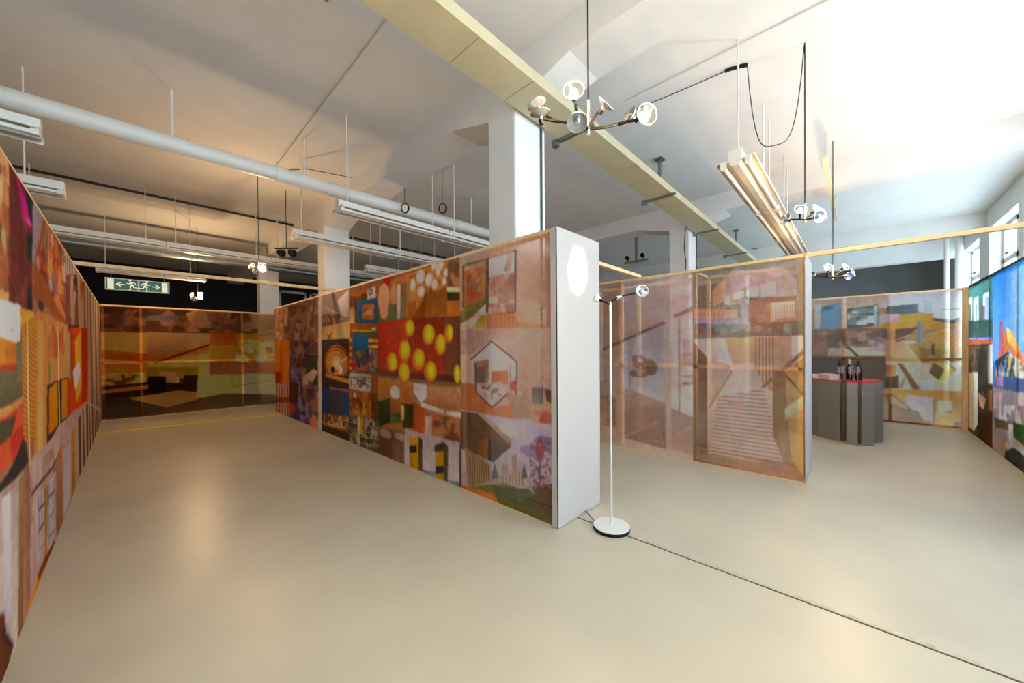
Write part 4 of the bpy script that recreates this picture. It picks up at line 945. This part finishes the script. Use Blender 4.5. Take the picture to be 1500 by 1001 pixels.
# ------------------------------------------------------------------ overhead services
# cream cable trunking with clamps and hangers
tk = empty('cable_trunking', (6, 2.13, 3.72), 'wide cream cable trunking hung across the ceiling', 'trunking')
MB().box((-2.5, 1.957, 3.72), (16.5, 2.305, 3.815)).build('trunk_body', CREAM, tk)
for v in (-1.5, .85, 3.2, 5.45, 7.7, 10.1, 12.4, 14.8):
    box('clamp', (v - .02, 1.90, 3.69), (v + .02, 2.36, 3.7195), STEEL, tk); box('clamp_end', (v - .03, 2.33, 3.66), (v + .03, 2.40, 3.73), STEEL, tk)
    MB().box((v - .02, 2.11, 3.815), (v + .02, 2.15, ZC - .01)).box((v - .07, 2.07, ZC - .02), (v + .07, 2.19, ZC + .001)).build('hanger', STEEL, tk)
for v in (1.75, 2.35, 4.3): box('lid_seam', (v - .003, 1.958, 3.718), (v + .003, 2.304, 3.7205), mat('seam', (150, 144, 104), .6), tk)
# white pipe
pp = empty('ceiling_pipe', (1, 5.3, 3.7), 'thick white pipe crossing under the ceiling beams', 'pipe')
MB().tube([(-5.9, 5.52, 3.7), (6.6, 5.12, 3.7)], .088, 20).build('pipe', WHITEM, pp, smooth=True)
for v, w in ((-1.2, .1), (.35, .1), (1.62, .1), (2.2, .1), (4.4, .1)):
    y = 5.52 - (v + 5.9) / 12.5 * .4; MB().tube([(v, y, 3.77), (v, y, ZC)], .012, 6).build('hanger', WHITEM, pp)
for v in (1.35, 4.1): MB().tube([(v - .05, 5.52 - (v + 5.85) / 12.5 * .4, 3.7), (v + .05, 5.52 - (v + 5.95) / 12.5 * .4, 3.7)], .098, 20).build('coupling', WHITEM, pp, smooth=True)
tag(MB().tube([(-5.9, 11.1, 3.62), (9, 11.1, 3.62)], .075, 16).build('ventilation_duct', STEEL, smooth=True), 'shiny galvanised round duct high above the corridor end', 'duct')
tag(MB().tube([(1.53, 2.3, ZC - .02), (1.57, 6.4, ZC - .02)], .013, 6).build('conduit', CEIL, smooth=True), 'thin pale conduit running along the ceiling towards the white pipe', 'conduit')
tag(MB().tube([(-5.9, 9.1, ZC - .03), (8, 9.1, ZC - .03)], .022, 6).build('conduit', DARKM, smooth=True), 'dark cable run along the ceiling behind the white pipe', 'conduit')
tag(MB().tube([(3.9, WU, ZC - .015), (3.9, 1.9, ZC - .015)], .01, 6).build('conduit', CEIL, smooth=True), 'thin white conduit on the bright ceiling by the swagged cable', 'conduit')
tag(MB().box((6.05, .28, 3.86), (9.3, .335, 3.90)).box((6.3, .3, 3.9), (6.315, .315, ZC)).box((9.0, .3, 3.9), (9.015, .315, ZC)).build('ceiling_batten', mat('aged_white', (222, 212, 180), .5)), 'yellowed thin batten hung below the bright ceiling', 'batten')
# twin-tube fluorescent fittings
def fluorescent(u, v0, v1, z, label, rods=True, cross=False):
    t = empty('fluorescent_light', ((v0 + v1) / 2, u, z), label, 'ceiling light', 'twin tube fluorescent fittings')
    MB().sweep([(u - .05, z + .14), (u + .05, z + .14), (u + .05, z + .052), (u + .15, z + .062), (u + .152, z + .035), (u + .146, z + .035), (u + .144, z + .054), (u + .05, z + .044), (u + .03, z + .005), (u - .03, z + .005), (u - .05, z + .044), (u - .144, z + .054), (u - .146, z + .035), (u - .152, z + .035), (u - .15, z + .062), (u - .05, z + .052)][::-1], 'x', v0, v1).build('housing', WHITEM, t)
    for sg in (-1, 1): MB().sweep([(u + sg * .052, z + .0435), (u + sg * .142, z + .053), (u + sg * .142, z + .051), (u + sg * .052, z + .0415)], 'x', v0 + .01, v1 - .01).build('reflector', REFL, t)
    box('centre_strip', (v0 + .01, u - .028, z + .001), (v1 - .01, u + .028, z + .006), REFL, t)
    for sg in (-1, 1):
        MB().tube([(v0 + .03, u + sg * .095, z + .018), (v1 - .03, u + sg * .095, z + .018)], .0175, 10).build('tube', TUBE, t, smooth=True)
        for v in (v0, v1 - .04): box('tube_holder', (v, u + sg * .095 - .022, z - .004), (v + .04, u + sg * .095 + .022, z + .05), WHITEM, t)
    if rods:
        for v in (v0 + .12, v1 - .25): MB().tube([(v, u, z + .13), (v, u, ZC)], .008, 6).build('hanging_rod', WHITEM, t)
    return t
fluorescent(.79, 3.72, 5.30, 3.10, 'twin tube fitting hung by the window side, end towards the branching chandelier')
fluorescent(.79, 5.31, 6.89, 3.10, 'twin tube fitting second in the row over the sheer partition end')
fluorescent(.79, 6.90, 8.48, 3.10, 'twin tube fitting last in the row over the drinks counter')
fluorescent(4.42, 1.70, 3.28, 3.10, 'twin tube fitting just below the white pipe beside the first column')
fluorescent(4.42, 3.29, 4.87, 3.10, 'twin tube fitting over the sheer partition below the white pipe')
fluorescent(5.92, 1.65, 3.23, 3.10, 'twin tube fitting passing in front of the second column')
fluorescent(5.92, 3.24, 4.82, 3.10, 'twin tube fitting behind the first column over the printed partition')
fluorescent(4.45, -2.01, -.43, 3.08, 'twin tube fitting ending above the leopard spotted cloth')
fluorescent(5.92, -2.01, -.43, 3.08, 'twin tube fitting ending above the maroon part of the left cloth wall')
fluorescent(10.3, -.40, 1.18, 2.98, 'twin tube fitting right above the green exit sign')
for i, w in enumerate(('first', 'second', 'third', 'fourth', 'fifth')): fluorescent(8.9, -1.1 + i * 1.59, .48 + i * 1.59, 3.28, 'twin tube fitting, %s from the left cloth wall in the row before the steel duct' % w)
for i, w in enumerate(('next to', 'farther from')): fluorescent(7.4, 3.4 + i * 1.59, 4.98 + i * 1.59, 3.10, 'twin tube fitting level with the second column, the one %s it' % w)
# ------------------------------------------------------------------ chandeliers
def dish(parent, c, n, lit, r=.05, power=None):
    c = Vector(c); n = Vector(n).normalized()
    dd = MB().lathe([(.0, -.012), (.012, -.012), (.014, .0), (r * .6, .006), (r, .018), (r * 1.02, .021), (r * .6, .010), (.012, .004), (0, .004)], c, n, 20).build('glass_dish', ALU if not lit else LAMPGLASS, parent, smooth=True)
    MB().lathe([(0, .004), (.016, .004), (.018, .014), (.010, .024), (0, .026)], c, n, 12).build('bulb', LIT if lit else ALU, dd, smooth=True)
    MB().lathe([(0, -.035), (.011, -.035), (.013, -.012), (0, -.012)], c, n, 10).build('socket', BLACK, dd)
    MB().lathe([(r, .017), (r * 1.05, .019), (r * 1.05, .023), (r, .0225), (r, .017)], c, n, 20).build('rim', ALU, dd, smooth=True)
    if power:
        ld = bpy.data.lights.new('halogen_bulb', 'POINT'); ld.energy = power; ld.color = HALOGEN; ld.shadow_soft_size = .012
        lo = bpy.data.objects.new('halogen_bulb', ld); COL.objects.link(lo); lo.location = c + n * .04; lo.parent = parent; lo.matrix_parent_inverse = Matrix.Translation(-Vector(parent.location))
def chandelier(c, heads, arms, label, power, stem=.15, cord_top=ZC, k=1.0):
    c = Vector(c); t = empty('chandelier', c, label, 'chandelier', 'branching halogen chandeliers')
    W = lambda p: c + (Rr * p[0] + Uz * p[1] + F * p[2]) * k
    MB().tube([c + Uz * -.03, c + Uz * (stem)], .009, 10).build('stem', ALU, t, smooth=True)
    MB().tube([c + Uz * stem, (c.x, c.y, cord_top)], .005, 6).build('cord', BLACK, t)
    for a in arms: MB().tube([W(p) for p in a], [.0085 * max(k, .8)] + [.007 * max(k, .8)] * (len(a) - 1), 8).build('arm', BLACK, t, smooth=True)
    lits = [h for h in heads if h[2]]
    for p, n, lit in heads:
        nn = Rr * n[0] + Uz * n[1] + F * n[2]; dish(t, W(p), nn, lit, r=.05, power=power / max(1, len(lits)) if lit else None)
    return t
S1 = .00365
def q(x, y, d=0.0): return ((x - 862) * S1, (189 - y) * S1, d)
chandelier((1.684, 1.031, 2.65),
    [(q(836, 157, -.10), (-.15, .15, -1), True), (q(936, 185, -.08), (.15, -.1, -1), True), (q(791, 149, .05), (-.4, 1, .15), False), (q(793, 172, .0), (-.15, 1, -.1), False),
     (q(881, 167, -.05), (.55, .6, -.6), False), (q(842, 190, -.08), (-.1, -.9, -.5), False), (q(931, 163, .06), (-.9, .35, -.3), False)],
    [[q(862, 187), q(846, 182), q(815, 174, .02), q(790, 154, .05)], [q(815, 174, .02), q(797, 174, 0)], [q(846, 182, -.01), q(840, 166, -.07)], [q(862, 189), q(852, 186, -.04), q(845, 188, -.06)],
     [q(862, 187), q(874, 169, -.03)], [q(862, 189), q(885, 187), q(907, 179, .02), q(928, 168, .05)], [q(907, 179, .02), q(930, 184, -.05)]],
    'large black branching chandelier with glass dishes near the cream trunking', LAMP_W * 1.6)
small_h = [((-.07, .07, -.03), (-.3, .5, -1), True), ((.075, .075, -.02), (.3, .5, -1), True), ((-.13, .02, .05), (-1, .3, -.2), False), ((.10, .02, -.06), (.5, .2, -.8), True), ((.03, -.01, -.10), (.1, -.3, -1), False)]
small_a = [[(0, 0, 0), (-.05, .01, .02), (-.12, .02, .05)], [(-.04, .01, .01), (-.06, .05, -.02)], [(0, 0, 0), (.06, .05, -.01)], [(0, 0, 0), (.05, .0, -.03), (.09, .015, -.05)], [(0, 0, 0), (.025, -.01, -.08)]]
ch2 = chandelier((4.31, .355, 2.66), small_h, small_a, 'compact chandelier hanging by the swagged cable on the window side', LAMP_W * .8)
chL = chandelier((1.42, 6.79, 2.72), small_h[:2] + small_h[3:], small_a, 'compact lit chandelier hanging in the corridor before the second column', LAMP_W * 1.35)
chandelier((1.093, 10.77, 2.65), small_h, small_a, 'compact chandelier glowing in the dark over the end of the corridor', LAMP_W * 2.0, k=1.2)
chandelier((6.637, .249, 2.43), small_h, small_a, 'compact chandelier glowing above the drinks counter', LAMP_W * 1.9, k=1.6)
# cables
tag(MB().tube([(4.08, 2.0, ZC - .02), (4.12, 1.4, ZC - .03), (4.16, .97, ZC - .02)], .005, 6).build('power_cable', CABLE), 'dark cable strung under the ceiling to the black connector', 'cable')
tag(MB().tube([(4.16, .97, ZC - .02), (4.17, .93, ZC - .015), (4.20, .84, ZC - .015), (4.22, .79, ZC - .02)], .017, 8).build('cable_connector', BLACK), 'black plug connector tied to the bright ceiling', 'connector')
sw = [(4.22 + .09 * t, .79 - .43 * t, ZC - .02 - .85 * (1 - (2 * t - 1) ** 4)) for t in [i / 20 for i in range(21)]]
MB().tube(sw, .0045, 6).build('swag_cable', CABLE, ch2, smooth=True)
MB().tube([(1.42, 6.8, ZC - .012), (1.9, 6.1, ZC - .03), (2.5, 5.9, ZC - .03)], .006, 6).build('power_cable', CABLE, chL)
for i, (x, y, z, lab) in enumerate(((3.30, 4.56, 3.62, 'black cable coil hanging on the white pipe'), (2.95, 5.05, 3.66, 'small black cable loop by the white pipe'))):
    mb = MB()
    for k in range(3): mb.tube([Vector((x, y, z)) + Rr * (.05 + .006 * k) * math.cos(a) + Uz * .075 * math.sin(a) + F * .008 * k for a in [j * 2 * math.pi / 16 for j in range(17)]], .006, 6)
    mb.tube([(x, y, z + .07), (x, y, ZC)], .004, 6)
    tag(mb.build('cable_coil', BLACK), lab, 'cable')
sp = empty('spotlight_bar', (1.93, 7.27, 3.25), 'black unlit spotlight pair hanging before the second column', 'spotlight')
MB().tube([Vector((1.93, 7.27, 3.27)) - Rr * .2, Vector((1.93, 7.27, 3.27)) + Rr * .2], .012, 8).build('bar', BLACK, sp); MB().tube([(1.93, 7.27, 3.27), (1.93, 7.27, ZC)], .006, 6).build('rod', BLACK, sp)
for d in (-.09, .1):
    c = Vector((1.93, 7.27, 3.19)) + Rr * d
    MB().lathe([(0, .05), (.05, .05), (.065, -.03), (.055, -.03), (.04, .03), (0, .03)], c, -F, 14).build('lamp_head', BLACK, sp, smooth=True)
sb = empty('spotlight_bar', (8.61, 3.94, 3.6), 'steel tee hanger with small black clips above the sheer partition', 'hanger')
box('pole', (8.58, 3.91, 3.6), (8.64, 3.97, ZC), STEEL, sb); box('cross_bar', (8.58, 3.66, 3.57), (8.64, 4.24, 3.62), STEEL, sb)
for yy in (3.77, 4.16):
    MB().lathe([(0, -.05), (.035, -.05), (.05, .05), (.04, .05), (.03, -.03), (0, -.03)], (8.58, yy, 3.70), (-1, 0, .2), 12).build('clip', BLACK, sb, smooth=True); box('clip_stem', (8.59, yy - .008, 3.61), (8.606, yy + .008, 3.70), BLACK, sb)
tag(MB().tube([(7.42, 2.36, 3.97), (7.40, 2.41, 3.70), (7.40, 2.43, 3.4), (7.41, 2.40, 3.1), (7.40, 2.46, 2.3)], .008, 6).build('hanging_cable', BLACK, smooth=True), 'black cable hanging in front of the column behind the sheer partition', 'cable')
# ------------------------------------------------------------------ exit sign
sg = empty('exit_sign', (.1, 6.62, 2.24), 'green exit sign with running figures and arrows pointing both ways', 'sign')
X0, X1, Z0, Z1, YS = -.185, .385, 2.245, 2.39, 6.60
FR = mat('sign_frame', (206, 204, 170), .4); GR = mat('sign_green', (14, 104, 84), .4); PALE = mat('sign_pale', (226, 226, 180), .4, emit=((.9, .9, .65), .25))
box('sign_body', (X0, YS, Z0), (X1, YS + .04, Z1), FR, sg)
mid = (X0 + X1) / 2; eb = .075
box('green_panel', (X0 + eb, YS - .003, Z0 + .012), (mid - .008, YS, Z1 - .012), GR, sg); box('green_panel', (mid + .008, YS - .003, Z0 + .012), (X1 - eb, YS, Z1 - .012), GR, sg)
for a, b in ((X0 + .022, X0 + eb - .004), (X1 - eb + .004, X1 - .022)): box('end_block', (a, YS - .003, Z0 + .012), (b, YS, Z1 - .012), PALE, sg)
for a in (X0 + .012, X1 - .017): box('dark_strip', (a, YS - .0035, Z0 + .012), (a + .005, YS, Z1 - .012), BLACK, sg)
def glyph(name, polys, ox, oz, k, flip):
    mb = MB()
    for pl_ in polys:
        vs_ = [(ox + (-x if flip else x) * k, oz + z * k) for x, z in pl_]
        A = [mb.bm.verts.new((x, YS - .006, z)) for x, z in vs_]; B = [mb.bm.verts.new((x, YS - .003, z)) for x, z in vs_]
        mb.bm.faces.new(A); n = len(A)
        for i in range(n): mb.bm.faces.new((A[i], A[(i + 1) % n], B[(i + 1) % n], B[i]))
    mb.build(name, PALE, sg)
arrow = [[(0, -.05), (.55, -.05), (.55, .05), (0, .05)], [(.34, .24), (.46, .30), (.86, 0), (.46, -.30), (.34, -.24), (.62, 0)]]
circ = [(.13 * math.cos(a), .13 * math.sin(a)) for a in [i * math.pi / 6 for i in range(12)]]
man = [[(.16 + x, .62 + z) for x, z in circ], [(-.10, .42), (.14, .48), (.20, .36), (.04, -.02), (-.14, -.06), (-.18, .06), (-.04, .20)], [(-.10, .42), (-.34, .30), (-.40, .08), (-.32, .06), (-.26, .24), (-.06, .32)], [(.14, .44), (.26, .22), (.48, .28), (.48, .19), (.22, .12), (.08, .34)],
       [(.04, .02), (.22, -.12), (.14, -.50), (.32, -.50), (.32, -.57), (.05, -.57), (.10, -.18), (-.10, -.04)], [(-.14, .06), (-.02, -.02), (-.16, -.30), (-.56, -.34), (-.56, -.26), (-.24, -.22)]]
zc = (Z0 + Z1) / 2
glyph('arrow', arrow, X0 + eb + .093, zc, .095, True); glyph('running_figure', man, mid - .06, zc - .003, .098, True)
glyph('running_figure', man, mid + .06, zc - .003, .098, False); glyph('arrow', arrow, X1 - eb - .093, zc, .095, False)
for a in (X0 + .05, X1 - .05): MB().tube([(a, YS + .02, Z1 - .002), (a, YS - .05, H + .001)], .003, 6).build('hanging_wire', STEEL, sg)

# ------------------------------------------------------------------ floor lamp
lx, ly = 2.72, 1.47
fp = empty('floor_lamp', (lx, ly, 0), 'slim white floor lamp with two dish heads beside the white partition end', 'floor lamp')
MB().lathe([(0, 0), (.142, 0), (.147, .006), (.147, .022), (.143, .026), (0, .026)], (lx, ly, 0), n=40).build('base_rim', BLACK, fp, smooth=True)
MB().lathe([(0, .026), (.142, .026), (.146, .030), (.144, .035), (.03, .038), (0, .038)], (lx, ly, 0), n=40).build('base_plate', WHITEM, fp, smooth=True)
MB().tube([(lx, ly, .036), (lx, ly, 1.87)], .009, 12).build('pole', mat('lamp_pole', (226, 226, 228), .25, .3), fp, smooth=True)
top = Vector((lx, ly, 1.845)); hl = top - Rr * .09 + Uz * .05 + F * .02; hr = top + Rr * .255 + Uz * .105
MB().tube([top, hl], .0075, 8).build('arm', BLACK, fp, smooth=True); MB().tube([top + Uz * .02, top + Rr * .06 + Uz * .06, hr], .0065, 8).build('arm', BLACK, fp, smooth=True)
MB().tube([top + Rr * .055 + Uz * .055, top + Rr * .09 + Uz * .066], .016, 10).build('arm_joint', ALU, fp, smooth=True)
tgt = Vector((2.712, 1.783, 2.085))
dish(fp, hl, (tgt - hl), True, r=.045); dish(fp, hr, -F + Uz * .1, False, r=.048)
sl = bpy.data.lights.new('lamp_spot', 'SPOT'); sl.energy = 14; sl.color = (1, .93, .82); sl.spot_size = math.radians(58); sl.spot_blend = .22; sl.shadow_soft_size = .015
so = bpy.data.objects.new('lamp_spot', sl); COL.objects.link(so); so.location = hl + (tgt - hl).normalized() * .045; so.rotation_euler = (tgt - hl).to_track_quat('-Z', 'Y').to_euler(); so.parent = fp; so.matrix_parent_inverse = Matrix.Translation(-Vector(fp.location))
MB().tube([(lx - .03, ly + .13, .03), (lx + .03, ly + .25, .05), (lx + .09, ly + .31, .02), (2.97, 1.80, .006)], .004, 6).build('power_cord', CABLE, fp)

# ------------------------------------------------------------------ drinks counter
ct = empty('drinks_counter', (7.9, .2, 0), 'folded grey metal counter with a red top carrying bottles and glasses', 'counter')
front = [(8.05, 1.02), (7.86, .78), (7.90, .56), (7.79, .47), (7.56, .21), (7.68, .18), (7.72, .12), (7.47, .125), (7.49, .0), (7.66, .0), (7.66, -.05), (7.47, -.045), (7.585, -.178), (7.74, -.17), (7.84, -.19), (7.97, -.285), (8.35, -.22), (8.42, .3), (8.38, 1.02)]
GM = mat('counter_grey', (142, 137, 126), .45, .15, noise=.06, scale=3)
for i in range(len(front)):
    a, b = Vector((*front[i], 0)), Vector((*front[(i + 1) % len(front)], 0)); d = (b - a).normalized(); nrm = Vector((-d.y, d.x, 0)) * .012
    MB().prism([(a.x, a.y), (b.x, b.y), (b.x + nrm.x, b.y + nrm.y), (a.x + nrm.x, a.y + nrm.y)], 0, .935).build('folded_panel', GM, ct)
MB().prism(front, .93, .945).build('counter_top', mat('red_top', (206, 36, 44), .35), ct)
TOPZ = .945
WINE = mat('dark_bottle', (14, 16, 14), .12); LABEL = mat('cream_label', (222, 205, 170), .6); FOIL = mat('pink_foil', (226, 190, 176), .35, .4)
def bottle(x, y, label, foil):
    t = empty('bottle', (x, y, TOPZ), label, 'bottle', 'bottles on the counter')
    MB().lathe([(0, 0), (.04, 0), (.043, .01), (.043, .17), (.03, .215), (.016, .25), (.0155, .30), (0, .30)], (x, y, TOPZ), n=20).build('bottle_body', WINE, t, smooth=True)
    if foil: MB().lathe([(.0165, .235), (.018, .25), (.0175, .325), (.0, .332)], (x, y, TOPZ), n=16).build('neck_foil', FOIL, t, smooth=True)
bottle(8.00, .10, 'tall dark bottle with pale foil neck among the glasses', True); bottle(7.98, .21, 'plain dark bottle beside the white booklets', False); bottle(7.95, -.01, 'plain dark bottle standing behind the glasses', False)
def flute(x, y):
    t = empty('champagne_glass', (x, y, TOPZ), 'clear champagne flute standing on the red counter top', 'glass', 'champagne glasses on the counter')
    MB().lathe([(0, 0), (.032, .002), (.032, .004), (.005, .01), (.004, .08), (.012, .095), (.030, .13), (.034, .215), (.0325, .215), (.028, .131), (.0, .1)], (x, y, TOPZ), n=18).build('glass_body', CLEAR, t, smooth=True)
for x, y in ((7.80, .215), (7.70, .165), (7.68, .085), (7.75, .0), (7.83, .06)): flute(x, y)
def stack(x, y, n, w, d, label, rot):
    for i in range(n):
        t = empty('booklet', (x, y, TOPZ + i * .014), ('topmost ' if i == n - 1 else '') + label, 'booklet', 'booklets on the counter'); a = rot + random.Random(i + int(x * 100)).uniform(-.12, .12)
        z = TOPZ + i * .014
        def rect(k): return [(x + math.cos(a) * sx * w * k - math.sin(a) * sy * d * k, y + math.sin(a) * sx * w * k + math.cos(a) * sy * d * k) for sx, sy in ((-.5, -.5), (.5, -.5), (.5, .5), (-.5, .5))]
        MB().prism(rect(.97), z + .001, z + .013).build('pages', mat('paper', (236, 232, 230), .7), t)
        MB().prism(rect(1), z, z + .0018).build('cover', mat('booklet_cover', (214, 206, 214), .5), t); MB().prism(rect(1), z + .0122, z + .014).build('cover', mat('booklet_cover', (214, 206, 214), .5), t)
stack(7.90, .345, 6, .24, .17, 'white booklet in the taller stack next to the bottles', .7); stack(8.14, .53, 4, .21, .15, 'white booklet in the lower stack near the partition end', .4)
